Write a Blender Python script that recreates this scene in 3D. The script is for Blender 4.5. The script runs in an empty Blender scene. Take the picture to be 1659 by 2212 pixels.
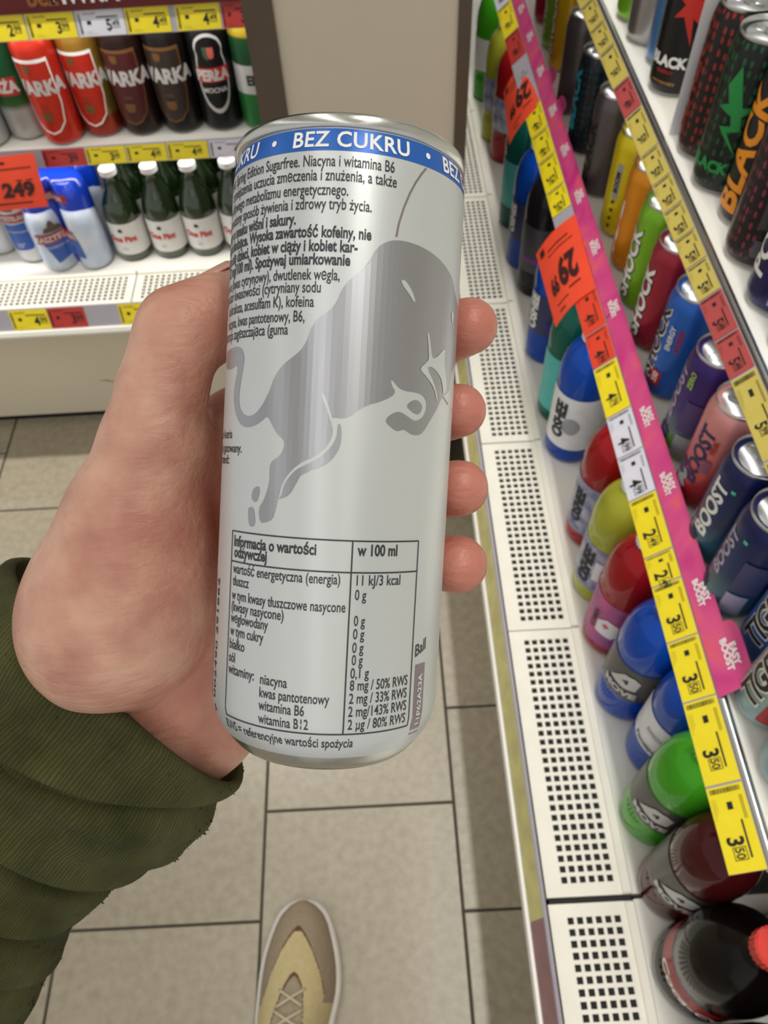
import bpy, bmesh, math, random
import numpy as np
from mathutils import Vector, Matrix

# ------------------------------------------------------------------ camera
W, H, CX, CY, F = 1659, 2212, 829.5, 1106.0, 1680.0
CAM_H = 1.30
_vy = np.array([710 - CX, -(-1330 - CY), -F]); _vy /= np.linalg.norm(_vy)
_vz = -np.array([908 - CX, -1157.0, -F]); _vz -= _vy * (_vz @ _vy); _vz /= np.linalg.norm(_vz)
_vx = np.cross(_vy, _vz)
ROT = np.stack([_vx, _vy, _vz])            # camera axes -> world
CAM = np.array([0.0, 0.0, CAM_H])
sc = bpy.context.scene
col = sc.collection
cam_d = bpy.data.cameras.new('camera')
cam_o = bpy.data.objects.new('camera', cam_d)
col.objects.link(cam_o)
cam_d.sensor_fit = 'VERTICAL'; cam_d.sensor_height = 36.0
cam_d.lens = F / H * 36.0
cam_d.clip_start = 0.01
m4 = Matrix.Identity(4)
for i in range(3):
    for j in range(3): m4[i][j] = ROT[i, j]
    m4[i][3] = CAM[i]
cam_o.matrix_world = m4
cam_d.dof.use_dof = True
cam_d.dof.focus_distance = 0.185
cam_d.dof.aperture_fstop = 34.0
sc.camera = cam_o

# ------------------------------------------------------------------ light
wd = bpy.data.worlds.new('store_ambient'); sc.world = wd
wd.use_nodes = True
bg = wd.node_tree.nodes['Background']
bg.inputs['Color'].default_value = (1.0, 0.985, 0.955, 1)
bg.inputs['Strength'].default_value = 1.0

def area(name, loc, rot, sx, sy, power, color=(1, 1, 1), spread=180):
    l = bpy.data.lights.new(name, 'AREA'); l.shape = 'RECTANGLE'
    l.size, l.size_y, l.energy, l.color = sx, sy, power, color; l.spread = math.radians(spread)
    o = bpy.data.objects.new(name, l); col.objects.link(o)
    o.location = loc; o.rotation_euler = rot
    return o
area('ceiling_lamp', (-0.55, -3.2, 2.93), (0, 0, 0), 0.36, 11.0, 52, (1.0, 0.98, 0.95))
area('ceiling_lamp', (0.72, -3.2, 2.93), (0, 0, 0), 0.20, 11.0, 34, (1.0, 0.94, 0.82))
area('ceiling_lamp', (-2.6, -3.2, 2.93), (0, 0, 0), 0.36, 11.0, 52, (1.0, 0.98, 0.95))
area('fridge_lamp', (0.24, 0.7, 2.0), (0, math.radians(-8), 0), 0.05, 3.0, 9.5, (1.0, 0.98, 0.94), 70)
area('fridge_lamp', (-1.0, 1.10, 1.95), (math.radians(6), 0, 0), 1.7, 0.05, 11, (1.0, 0.98, 0.94), 80)

# LED strips along the front undersides of the fridge shelves
area('shelf_led', (0.262, 1.14, 0.6475), (0, math.radians(-14), 0), 0.008, 2.05, 1.3, (1.0, 0.98, 0.95))
area('shelf_led', (0.292, 1.14, 0.8455), (0, math.radians(-14), 0), 0.008, 2.05, 0.5, (1.0, 0.98, 0.95))
area('shelf_led', (-1.12, 1.240, 0.790), (math.radians(14), 0, 0), 1.9, 0.008, 2.0, (1.0, 0.98, 0.95))
area('shelf_led', (-1.12, 1.262, 0.580), (math.radians(14), 0, 0), 1.9, 0.008, 1.6, (1.0, 0.98, 0.95))

sc.view_settings.view_transform = 'Standard'
sc.view_settings.look = 'None'
sc.view_settings.gamma = 1.0
sc.view_settings.use_curve_mapping = False
sc.view_settings.exposure = -0.70

# ------------------------------------------------------------------ helpers
random.seed(7)
def ray(px, py):
    d = ROT @ np.array([px - CX, -(py - CY), -F]); return d / np.linalg.norm(d)
def atz(px, py, z):
    d = ray(px, py); return CAM + d * ((z - CAM[2]) / d[2])
def aty(px, py, y):
    d = ray(px, py); return CAM + d * (y / d[1])
def c2w(v):
    v = np.asarray(v, float); return CAM + ROT @ np.array([v[0], -v[1], -v[2]])
def c2wv(v):
    v = np.asarray(v, float); return ROT @ np.array([v[0], -v[1], -v[2]])
def hp(px, py, d):                       # point at camera depth d, camera coords (x right, y down, z forward)
    return np.array([(px - CX) / F * d, (py - CY) / F * d, d])

def lin(c):
    return tuple((x / 12.92 if x <= 0.04045 else ((x + 0.055) / 1.055) ** 2.4) for x in c)
def rgb(r, g, b): return lin((r / 255, g / 255, b / 255))

MATS = {}
def mat(name, c, rough=0.5, metal=0.0, var=0.06, scale=60.0, coat=0.0, bump=0.0, bscale=400.0, sss=0.0, spec=0.5, trans=0.0, c2=None, emit=0.0):
    if name in MATS: return MATS[name]
    m = bpy.data.materials.new(name); m.use_nodes = True
    nt = m.node_tree; b = nt.nodes['Principled BSDF']
    tc = nt.nodes.new('ShaderNodeTexCoord')
    nz = nt.nodes.new('ShaderNodeTexNoise'); nz.inputs['Scale'].default_value = scale; nz.inputs['Detail'].default_value = 3
    nt.links.new(tc.outputs['Object'], nz.inputs['Vector'])
    rp = nt.nodes.new('ShaderNodeValToRGB')
    if c2 is None:
        a = tuple(max(0, x * (1 - var)) for x in c); d = tuple(min(1, x * (1 + var)) for x in c)
    else: a, d = c, c2
    rp.color_ramp.elements[0].position = 0.3; rp.color_ramp.elements[1].position = 0.7
    rp.color_ramp.elements[0].color = (*a, 1); rp.color_ramp.elements[1].color = (*d, 1)
    nt.links.new(nz.outputs['Fac'], rp.inputs['Fac'])
    nt.links.new(rp.outputs['Color'], b.inputs['Base Color'])
    b.inputs['Roughness'].default_value = rough
    b.inputs['Metallic'].default_value = metal
    b.inputs['Specular IOR Level'].default_value = spec
    b.inputs['Coat Weight'].default_value = coat
    b.inputs['Coat Roughness'].default_value = 0.08
    if trans: b.inputs['Transmission Weight'].default_value = trans; b.inputs['IOR'].default_value = 1.33
    if sss:
        b.inputs['Subsurface Weight'].default_value = sss
        b.inputs['Subsurface Radius'].default_value = (0.006, 0.0025, 0.0012)
        b.inputs['Subsurface Scale'].default_value = 1.0
    if bump:
        n2 = nt.nodes.new('ShaderNodeTexNoise'); n2.inputs['Scale'].default_value = bscale; n2.inputs['Detail'].default_value = 4
        nt.links.new(tc.outputs['Object'], n2.inputs['Vector'])
        bp = nt.nodes.new('ShaderNodeBump'); bp.inputs['Strength'].default_value = bump; bp.inputs['Distance'].default_value = 0.001
        nt.links.new(n2.outputs['Fac'], bp.inputs['Height']); nt.links.new(bp.outputs['Normal'], b.inputs['Normal'])
    MATS[name] = m
    return m

def mesh(name, verts, faces, smooth=False):
    me = bpy.data.meshes.new(name); me.from_pydata([tuple(map(float, v)) for v in verts], [], faces); me.update()
    if smooth:
        me.polygons.foreach_set('use_smooth', [True] * len(me.polygons))
    return me
def obj(name, me, m=None, parent=None, world=False):
    o = bpy.data.objects.new(name, me); col.objects.link(o)
    if m is not None and me is not None and not me.materials: me.materials.append(m)
    if parent is not None:
        o.parent = parent
        if world: o.location = -parent.location
    return o
def empty(name, loc=(0, 0, 0), rz=0.0):
    o = bpy.data.objects.new(name, None); col.objects.link(o)
    o.location = tuple(map(float, loc)); o.rotation_euler = (0, 0, rz); o.empty_display_size = 0.02
    return o
def tag(o, label, cat, group=None):
    o['label'] = label; o['category'] = cat
    if group: o['group'] = group
    return o

class MB:
    def __init__(s): s.v = []; s.f = []
    def add(s, v, f):
        n = len(s.v); s.v += [tuple(map(float, p)) for p in v]; s.f += [[i + n for i in q] for q in f]; return s
    def box(s, x0, x1, y0, y1, z0, z1):
        return s.add([(x0, y0, z0), (x1, y0, z0), (x1, y1, z0), (x0, y1, z0), (x0, y0, z1), (x1, y0, z1), (x1, y1, z1), (x0, y1, z1)],
                     [(0, 3, 2, 1), (4, 5, 6, 7), (0, 1, 5, 4), (1, 2, 6, 5), (2, 3, 7, 6), (3, 0, 4, 7)])
    def bevbox(s, x0, x1, y0, y1, z0, z1, b):
        # box with bevelled top edges
        return s.add([(x0, y0, z0), (x1, y0, z0), (x1, y1, z0), (x0, y1, z0), (x0, y0, z1 - b), (x1, y0, z1 - b), (x1, y1, z1 - b), (x0, y1, z1 - b),
                      (x0 + b, y0 + b, z1), (x1 - b, y0 + b, z1), (x1 - b, y1 - b, z1), (x0 + b, y1 - b, z1)],
                     [(0, 3, 2, 1), (8, 9, 10, 11), (0, 1, 5, 4), (1, 2, 6, 5), (2, 3, 7, 6), (3, 0, 4, 7), (4, 5, 9, 8), (5, 6, 10, 9), (6, 7, 11, 10), (7, 4, 8, 11)])
    def prism(s, pts, axis, a0, a1):
        # pts: 2D polygon in the plane normal to axis ('x': (y,z), 'y': (x,z), 'z': (x,y))
        def p3(p, a):
            return (a, p[0], p[1]) if axis == 'x' else ((p[0], a, p[1]) if axis == 'y' else (p[0], p[1], a))
        n = len(pts)
        v = [p3(p, a0) for p in pts] + [p3(p, a1) for p in pts]
        f = [list(range(n))[::-1], list(range(n, 2 * n))] + [(i, (i + 1) % n, (i + 1) % n + n, i + n) for i in range(n)]
        return s.add(v, f)
    def tube(s, pts, rads, seg=8):
        pts = [Vector(p) for p in pts]
        if not hasattr(rads, '__len__'): rads = [rads] * len(pts)
        v = []; f = []
        up = Vector((0.13, 0.31, 0.94))
        for i, p in enumerate(pts):
            d = (pts[min(i + 1, len(pts) - 1)] - pts[max(i - 1, 0)]).normalized()
            e = d.cross(up).normalized(); g = d.cross(e)
            for k in range(seg):
                a = 2 * math.pi * k / seg
                v.append(p + (e * math.cos(a) + g * math.sin(a)) * rads[i])
        for i in range(len(pts) - 1):
            for k in range(seg):
                k2 = (k + 1) % seg
                f.append((i * seg + k, i * seg + k2, (i + 1) * seg + k2, (i + 1) * seg + k))
        f.append(list(range(seg))[::-1]); f.append([(len(pts) - 1) * seg + k for k in range(seg)])
        return s.add(v, f)
    def lathe(s, prof, seg=28):
        v = []; f = []
        for r, z in prof:
            for k in range(seg):
                a = 2 * math.pi * k / seg; v.append((r * math.cos(a), r * math.sin(a), z))
        for i in range(len(prof) - 1):
            for k in range(seg):
                k2 = (k + 1) % seg
                f.append((i * seg + k, i * seg + k2, (i + 1) * seg + k2, (i + 1) * seg + k))
        if prof[0][0] > 1e-5: f.append(list(range(seg))[::-1])
        if prof[-1][0] > 1e-5: f.append([(len(prof) - 1) * seg + k for k in range(seg)])
        return s.add(v, f)
    def mesh(s, name, smooth=False, auto=None):
        me = mesh(name, s.v, s.f, smooth)
        if auto is not None: me.set_sharp_from_angle(angle=math.radians(auto))
        return me
    def build(s, name, m, parent=None, smooth=False, auto=None, world=False):
        return obj(name, s.mesh(name, smooth or auto is not None, auto), m, parent, world)

# ---- lettering: outlines of the built-in font, flattened to 2D geometry
_TX = {}
def text2d(body, size=1.0, xs=1.0, bold=0.0, align='LEFT', shear=0.0, gap=1.0):
    key = (body, bold, shear, gap)
    if key not in _TX:
        src = body; body2 = body.replace('ż', 'z').replace('Ż', 'Z')
        c = bpy.data.curves.new('t', 'FONT'); c.body = body2; c.offset = bold; c.shear = shear; c.space_character = gap
        c.resolution_u = 3; c.fill_mode = 'FRONT'
        o = bpy.data.objects.new('t', c); col.objects.link(o)
        me = o.to_mesh()
        v = [(p.co.x, p.co.y) for p in me.vertices]; f = [tuple(p.vertices) for p in me.polygons]
        o.to_mesh_clear()
        for i, ch in enumerate(src):
            if ch in 'żŻ':
                c.body = body2[:i + 1]; bpy.context.view_layer.update(); m2 = o.to_mesh(); xr = max(p.co.x for p in m2.vertices); o.to_mesh_clear()
                xc = xr - (.185 if ch == 'ż' else .25) ; yc = .585 if ch == 'ż' else .82; rd = .055 + bold * .6
                n0 = len(v); v += [(xc + rd * math.cos(k * math.pi / 5), yc + rd * math.sin(k * math.pi / 5)) for k in range(10)]; f.append(tuple(range(n0, n0 + 10)))
        bpy.data.objects.remove(o); bpy.data.curves.remove(c)
        x0 = min(p[0] for p in v); x1 = max(p[0] for p in v)
        _TX[key] = (v, f, x0, x1)
    v, f, x0, x1 = _TX[key]
    off = {'LEFT': x0, 'CENTER': (x0 + x1) / 2, 'RIGHT': x1}[align]
    return [((p[0] - off) * size * xs, p[1] * size) for p in v], f, (x1 - x0) * size * xs
def tess(v, f, step):
    # cut 2D faces into vertical strips so that they bend well round a cylinder
    bm = bmesh.new()
    vs = [bm.verts.new((p[0], p[1], 0)) for p in v]
    for q in f:
        try: bm.faces.new([vs[i] for i in q])
        except ValueError: pass
    x0 = min(p[0] for p in v); x1 = max(p[0] for p in v)
    n = int((x1 - x0) / step)
    for k in range(1, n + 1):
        bmesh.ops.bisect_plane(bm, geom=bm.verts[:] + bm.edges[:] + bm.faces[:], plane_co=(x0 + k * (x1 - x0) / (n + 1), 0, 0), plane_no=(1, 0, 0))
    bm.verts.index_update()
    out = [(p.co.x, p.co.y) for p in bm.verts], [tuple(q.index for q in p.verts) for p in bm.faces]
    bm.free(); return out
def poly2d(pts, step):
    bm = bmesh.new()
    fc = bm.faces.new([bm.verts.new((p[0], p[1], 0)) for p in pts])
    fc.normal_update()
    if fc.normal.z < 0: fc.normal_flip()
    bmesh.ops.triangulate(bm, faces=[fc])
    bm.verts.index_update()
    v = [(p.co.x, p.co.y) for p in bm.verts]; f = [tuple(q.index for q in p.verts) for p in bm.faces]
    bm.free(); return tess(v, f, step)
def rot2(v, deg):
    a = math.radians(deg); c, s_ = math.cos(a), math.sin(a)
    return [(p[0] * c - p[1] * s_, p[0] * s_ + p[1] * c) for p in v]
def wrap(v, R, ang, z0):
    # +x of the 2D layout runs to the viewer's right when facing the surface at azimuth ang
    out = []
    for x, y in v:
        t = ang + x / R
        out.append((R * math.cos(t), R * math.sin(t), z0 + y))
    return out
def smooth_poly(pts, it=2):
    for _ in range(it):
        q = []
        for i in range(len(pts)):
            a, b = pts[i], pts[(i + 1) % len(pts)]
            q += [(a[0] * .75 + b[0] * .25, a[1] * .75 + b[1] * .25), (a[0] * .25 + b[0] * .75, a[1] * .25 + b[1] * .75)]
        pts = q
    return pts
ORD = ['first', 'second', 'third', 'fourth', 'fifth', 'sixth', 'seventh', 'eighth', 'ninth', 'tenth', 'eleventh', 'twelfth', 'thirteenth', 'fourteenth']
M_SILVER = mat('aluminium', rgb(205, 206, 207), 0.28, 1.0, 0.03)
M_BLACKINK = mat('black_ink', rgb(22, 21, 22), 0.6)
M_WHITEINK = mat('white_ink', rgb(238, 236, 232), 0.5)

# ------------------------------------------------------------------ setting: floor
def struct(o): o['kind'] = 'structure'; return o
M_GROUT = mat('grout', rgb(70, 66, 60), 0.9)
def tile_mat():
    m = bpy.data.materials.new('stoneware_tile'); m.use_nodes = True
    nt = m.node_tree; b = nt.nodes['Principled BSDF']
    geo = nt.nodes.new('ShaderNodeNewGeometry')
    n1 = nt.nodes.new('ShaderNodeTexNoise'); n1.inputs['Scale'].default_value = 70; n1.inputs['Detail'].default_value = 6
    n2 = nt.nodes.new('ShaderNodeTexNoise'); n2.inputs['Scale'].default_value = 5; n2.inputs['Detail'].default_value = 3
    info = nt.nodes.new('ShaderNodeObjectInfo')
    for n in (n1, n2): nt.links.new(geo.outputs['Position'], n.inputs['Vector'])
    ad = nt.nodes.new('ShaderNodeMath'); ad.operation = 'MULTIPLY_ADD'; ad.inputs[1].default_value = 0.45
    nt.links.new(n2.outputs['Fac'], ad.inputs[0]); nt.links.new(n1.outputs['Fac'], ad.inputs[2])
    a2 = nt.nodes.new('ShaderNodeMath'); a2.operation = 'MULTIPLY_ADD'; a2.inputs[1].default_value = 0.12
    nt.links.new(info.outputs['Random'], a2.inputs[0]); nt.links.new(ad.outputs[0], a2.inputs[2])
    rp = nt.nodes.new('ShaderNodeValToRGB')
    rp.color_ramp.elements[0].position = 0.42; rp.color_ramp.elements[0].color = (*rgb(146, 137, 117), 1)
    rp.color_ramp.elements[1].position = 0.98; rp.color_ramp.elements[1].color = (*rgb(172, 162, 141), 1)
    nt.links.new(a2.outputs[0], rp.inputs['Fac']); nt.links.new(rp.outputs['Color'], b.inputs['Base Color'])
    b.inputs['Roughness'].default_value = 0.30
    b.inputs['Specular IOR Level'].default_value = 0.5
    return m
M_TILE = tile_mat()
fl = struct(MB().box(-2.6, 1.2, -1.2, 2.4, -0.05, -0.0025).build('floor', M_GROUT))
fl['label'] = 'beige stoneware tiled floor with dark joints'
TX, TY = 0.3035, 0.3150
GX = [0.0755 + k * TX for k in range(-8, 4)]
tile_me = MB().bevbox(0, TX - 0.004, 0, TY - 0.004, -0.02, 0.0, 0.0012).mesh('tile'); tile_me.materials.append(M_TILE)
for i, gx in enumerate(GX):
    k = i - 8                                     # column index, 0 starts at x = 0.0755
    y0 = 0.164 if k % 2 == 0 else 0.322
    for j in range(-5, 8):
        y = y0 + j * TY
        if -1.2 < y and y + TY < 2.4 and gx + TX < 1.2 and gx > -2.6:
            o = obj('tile', tile_me, None, fl); o.location = (gx + 0.002, y + 0.002, 0)

ce = struct(MB().box(-6, 6, -9.5, 4.5, 3.0, 3.05).build('ceiling', mat('ceiling_white', rgb(205, 203, 198), .8)))
ce['label'] = 'plain pale store ceiling'
# ------------------------------------------------------------------ setting: clad column
M_BEIGE = mat('beige_panel', rgb(204, 194, 174), 0.45, 0, 0.02, 8)
M_BROWN = mat('brown_trim', rgb(84, 71, 57), 0.45, 0, 0.06, 20)
wall = struct(MB().box(-0.0995, 0.1065, 0.953, 2.3, 0, 2.6).build('wall_back', M_BEIGE))
wall['label'] = 'beige clad column between the two fridges'
MB().bevbox(-0.1335, -0.0995, 0.948, 2.3, 0, 2.6, 0.001).build('trim', M_BROWN, wall)
MB().bevbox(0.1065, 0.1215, 0.948, 2.3, 0, 2.6, 0.001).build('trim', M_BROWN, wall)

# ------------------------------------------------------------------ fridges
M_CREAM = mat('cream_enamel', rgb(226, 222, 210), 0.4, 0, 0.03, 15)
M_SHELF = mat('white_shelf', rgb(232, 229, 220), 0.35, 0, 0.02, 12)
M_GRILLE = mat('grille_plastic', rgb(228, 224, 210), 0.45, 0, 0.04, 25)
M_DARK = mat('dark_parts_and_shade', rgb(38, 37, 36), 0.8)  # dark inner parts, and the shade painted under the grilles
M_KICK = mat('black_kick', rgb(18, 17, 17), 0.4)
M_PANEL = mat('panel_beige', rgb(224, 214, 192), 0.42, 0, 0.025, 6)
M_RAIL = mat('rail_plastic', rgb(168, 164, 172), 0.3, 0, 0.04, 30)
M_CLEAR = mat('rail_lip', rgb(196, 196, 200), 0.2, 0.3, 0.04, 30)
M_STEEL = mat('brushed_steel', rgb(190, 190, 188), 0.25, 1.0, 0.05, 30)

def grille_mesh(width, length, nc, nr, mx0, mx1, my):
    """tray lying along +y, x across; real square holes, with rims and a raised back lip"""
    mb = MB(); zt, zb = 0.0, -0.003
    px = (width - mx0 - mx1) / nc; py = (length - 2 * my) / nr
    hw, hl = px * 0.66, py * 0.62
    xs = [0, mx0 + (px - hw) / 2]
    for c in range(nc):
        a = mx0 + c * px + (px - hw) / 2; xs += [a, a + hw] if c else [a + hw]
    xs.append(width)
    ys = [0, my + (py - hl) / 2]
    for r in range(nr):
        a = my + r * py + (py - hl) / 2; ys += [a, a + hl] if r else [a + hl]
    ys.append(length)
    nx, ny = len(xs), len(ys)
    idx = lambda i, j: j * nx + i
    v = [(x, y, zt) for y in ys for x in xs]; f = []
    for j in range(ny - 1):
        for i in range(nx - 1):
            hole = (i % 2 == 1 and j % 2 == 1)
            if not hole: f.append((idx(i, j), idx(i + 1, j), idx(i + 1, j + 1), idx(i, j + 1)))
            else:
                n = len(v)
                c4 = [idx(i, j), idx(i + 1, j), idx(i + 1, j + 1), idx(i, j + 1)]
                v += [(v[q][0], v[q][1], zb) for q in c4]
                f += [(c4[k], c4[(k + 1) % 4], n + (k + 1) % 4, n + k) for k in range(4)]
    mb.add(v, f)
    for a, b in (((0, 0), (width, 0)), ((width, 0), (width, length)), ((width, length), (0, length)), ((0, length), (0, 0))):
        mb.add([(a[0], a[1], zt), (b[0], b[1], zt), (b[0], b[1], -0.014), (a[0], a[1], -0.014)], [(3, 2, 1, 0)])
    mb.bevbox(width - 0.010, width, 0.0005, length - 0.0005, 0.0, 0.0045, 0.0012)
    me = mb.mesh('grille_tray'); me.materials.append(M_GRILLE); return me

ZD = 0.38
# ---- right-hand fridge, runs along y
FR = empty('display_fridge', (0.45, 0.7, 0))
tag(FR, 'long white open fridge with bottles and cans along the right side', 'fridge')
Y0, Y1 = -0.55, 2.25
YE = 0.097                                          # near end of the upper shelves of the far module
def fpart(name, mb, m, root, **k): return mb.build(name, m, root, world=True, **k)
fpart('front_panel', MB().box(0.2255, 0.245, Y0, Y1, 0.02, 0.335), M_PANEL, FR)
fpart('kick_plate', MB().box(0.2300, 0.250, Y0, Y1, 0.0, 0.02), M_KICK, FR)
fpart('nosing', MB().prism([(0.1215, 0.334), (0.1205, 0.340), (0.1225, 0.346), (0.1375, 0.3465), (0.1375, 0.334)], 'y', Y0, Y1), M_SHELF, FR, auto=40)
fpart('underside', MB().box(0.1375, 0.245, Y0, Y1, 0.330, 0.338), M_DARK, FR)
fpart('hole_shade', MB().box(0.1455, 0.2335, Y0, Y1, 0.368, 0.3745), M_DARK, FR)  # solid slab close under the trays, its dark colour paints the shade in the holes
fpart('price_rail', MB().prism([(0.1265, 0.3465), (0.1315, 0.3465), (0.1405, 0.384), (0.1365, 0.386)], 'y', Y0, Y1), M_RAIL, FR)
M_OLDYEL = mat('faded_yellow_paper', rgb(206, 198, 132), 0.5, 0, 0.15, 40)
M_OLDRED = mat('faded_red_paper', rgb(150, 112, 112), 0.5, 0, 0.1, 40)
def rail_strip(y0, y1, m, name):
    o = fpart(name, MB().prism([(0.1262, 0.349), (0.1266, 0.349), (0.1358, 0.3835), (0.1354, 0.3838)], 'y', y0, y1), m, FR); return o
rail_strip(-0.05, 0.105, M_OLDRED, 'paper_strip'); rail_strip(0.106, 1.9, M_OLDYEL, 'paper_strip')
fpart('back_wall', MB().box(0.80, 0.83, Y0, Y1, 0.1, 2.0), M_SHELF, FR)
fpart('deck', MB().box(0.2340, 0.80, 0.1245, Y1, 0.36, ZD), M_SHELF, FR)
fpart('deck', MB().box(0.2340, 0.80, Y0, 0.1195, 0.36, ZD), M_SHELF, FR)
gme = grille_mesh(0.0905, 0.311, 6, 27, 0.0165, 0.0150, 0.011)
jy = [-0.506, -0.193, 0.1245, 0.437, 0.7505, 1.064, 1.3775, 1.691]
for y in jy:
    o = obj('grille_tray', gme, None, FR); o.location = Vector((0.1430, y, ZD)) - FR.location
# shelves
def rail_profile(x0, z0, x1, z1, th=0.0022):
    d = Vector((x1 - x0, z1 - z0)).normalized(); n = Vector((-d.y, d.x))
    return [(x0, z0), (x1, z1), (x1 - n.x * th, z1 - n.y * th), (x0 - n.x * th, z0 - n.y * th)]
Z2, Z3 = 0.668, 0.862
R2a, R2b = (0.2400, 0.6500), (0.2625, 0.6705)       # lower shelf rail, bottom and top edge of the tag face
R3a, R3b = (0.2715, 0.8450), (0.2862, 0.8605)
for (z, ra, rb, y1) in ((Z2, R2a, R2b, 2.2), (Z3, R3a, R3b, 2.2)):
    fpart('shelf', MB().box(rb[0] + 0.004, 0.70, YE, y1, z - 0.012, z), M_SHELF, FR)
    fpart('price_rail', MB().prism(rail_profile(ra[0], ra[1], rb[0], rb[1]), 'y', YE, y1), M_RAIL, FR)
    fpart('rail_tube', MB().tube([(rb[0] + 0.004, YE, rb[1] - 0.001), (rb[0] + 0.004, y1, rb[1] - 0.001)], 0.0042, 10), M_STEEL, FR, auto=60)
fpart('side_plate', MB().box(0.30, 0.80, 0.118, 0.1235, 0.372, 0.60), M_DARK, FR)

# ---- left-hand fridge, runs along x
FL = empty('display_fridge', (-0.9, 1.35, 0))
tag(FL, 'beige fronted beer fridge standing across the end of the aisle', 'fridge')
X0, X1 = -2.1, -0.135
fpart('front_panel', MB().box(X0, X1, 1.200, 1.22, 0.018, 0.335), M_PANEL, FL)
fpart('kick_plate', MB().box(X0, X1, 1.206, 1.23, 0.0, 0.018), M_KICK, FL)
fpart('nosing', MB().prism([(1.094, 0.334), (1.092, 0.340), (1.095, 0.347), (1.112, 0.3475), (1.112, 0.334)], 'x', X0, X1), M_SHELF, FL, auto=40)
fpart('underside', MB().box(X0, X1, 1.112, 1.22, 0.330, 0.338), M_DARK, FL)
fpart('hole_shade', MB().box(X0, X1, 1.122, 1.205, 0.368, 0.3745), M_DARK, FL)  # dark slab again, shade of the grille holes put into its colour
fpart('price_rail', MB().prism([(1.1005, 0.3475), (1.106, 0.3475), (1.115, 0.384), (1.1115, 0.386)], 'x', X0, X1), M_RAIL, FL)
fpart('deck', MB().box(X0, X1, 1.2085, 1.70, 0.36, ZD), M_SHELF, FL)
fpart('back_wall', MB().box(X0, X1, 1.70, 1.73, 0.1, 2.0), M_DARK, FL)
gml = grille_mesh(0.086, 0.310, 7, 27, 0.009, 0.0125, 0.012)
for k in range(-5, 1):
    o = obj('grille_tray', gml, None, FL)
    o.rotation_euler = (0, 0, math.pi / 2)          # local +y runs to -x, local +x runs to +y
    o.location = Vector((-0.4455 + (k + 1) * 0.3125 - 0.001, 1.121, ZD)) - FL.location
ZL1, ZL2 = 0.600, 0.812
for (z, yb, zb, yt, zt) in ((ZL1, 1.238, 0.574, 1.246, 0.6015), (ZL2, 1.215, 0.781, 1.224, 0.8135)):
    fpart('shelf', MB().box(X0, X1, yt + 0.003, 1.66, z - 0.014, z), M_SHELF, FL)
    fpart('price_rail', MB().prism([(yb, zb), (yb + 0.0025, zb), (yt + 0.003, zt), (yt, zt)], 'x', X0, X1), M_RAIL, FL)
M_BANNER = mat('dark_red_banner', rgb(92, 18, 22), 0.45, 0, 0.08, 20)

# scuff on the left fridge front
p0 = aty(212, 823, 1.1995); p1 = aty(262, 829, 1.1995)
fpart('scuff', MB().add([(p0[0], 1.1994, p0[2] + .0008), (p0[0] + .02, 1.1994, p0[2] - .0012), (p1[0], 1.1994, p1[2]), (p0[0] + .02, 1.1994, p0[2] + .0022)], [(0, 1, 2, 3)]), mat('grey_scuff', rgb(120, 115, 105), .7), FL)

# ------------------------------------------------------------------ price tags
TAGC = {'yellow': rgb(236, 214, 30), 'white': rgb(214, 213, 222), 'red': rgb(186, 52, 44), 'orange': rgb(222, 66, 40), 'pale': rgb(192, 174, 84), 'dull': rgb(172, 72, 70)}
TM = {k: mat('tag_' + k, c, 0.45, 0, 0.03, 60) for k, c in TAGC.items()}
_pm = {}
def price_mesh(whole, cents, w, h, bars):
    key = (whole, cents, round(w, 3), round(h, 3), bars)
    if key in _pm: return _pm[key]
    mb = MB()
    v, f, tw = text2d(whole, h * 0.62, 0.85, 0.03)
    cx = w * 0.60
    mb.add([(cx + p[0], p[1] - h * 0.30, 0.0003) for p in v], f)
    v2, f2, tw2 = text2d(cents, h * 0.34, 0.8, 0.02)
    c2 = cx + tw + h * 0.06
    mb.add([(c2 + p[0], p[1] - h * 0.16, 0.0003) for p in v2], f2)
    def bar(x0, x1, y0, y1): mb.add([(x0, y0, 0.0003), (x1, y0, 0.0003), (x1, y1, 0.0003), (x0, y1, 0.0003)], [(0, 1, 2, 3)])
    bar(w * 0.42, min(w * 0.97, c2 + tw2), h * 0.20, h * 0.25)
    # frame round the cents
    x0, x1, y0, y1 = c2 - h * .03, c2 + tw2 + h * .03, -h * .22, h * .14
    t = h * .02
    bar(x0, x1, y0, y0 + t); bar(x0, x1, y1 - t, y1); bar(x0, x0 + t, y0, y1); bar(x1 - t, x1, y0, y1)
    if bars:
        rnd = random.Random(3); x = w * 0.03
        yb = -h * .42
        while yb < h * .40:
            th = rnd.choice([.012, .02, .03]) * h; bar(w * .025, w * .085, yb, yb + th); yb += th + rnd.choice([.015, .025]) * h
    for k in range(3): bar(w * .14, w * (.30 + .05 * k), -h * (.33 + .05 * k), -h * (.345 + .05 * k) + h * .02)
    for k in range(2): bar(w * .14, w * .42, h * (.33 + .05 * k), h * (.345 + .05 * k))
    bar(w * .20, w * .29, -h * .05, h * .10)
    me = mb.mesh('printed_price'); me.materials.append(M_BLACKINK); _pm[key] = me; return me
_tm = {}
def tag_mesh(w, h, colr):
    key = (round(w, 3), round(h, 3), colr)
    if key not in _tm:
        me = MB().box(0, w, -h / 2, h / 2, -0.0002, 0.0).mesh('price_tag'); me.materials.append(TM[colr]); _tm[key] = me
    return _tm[key]
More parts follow.
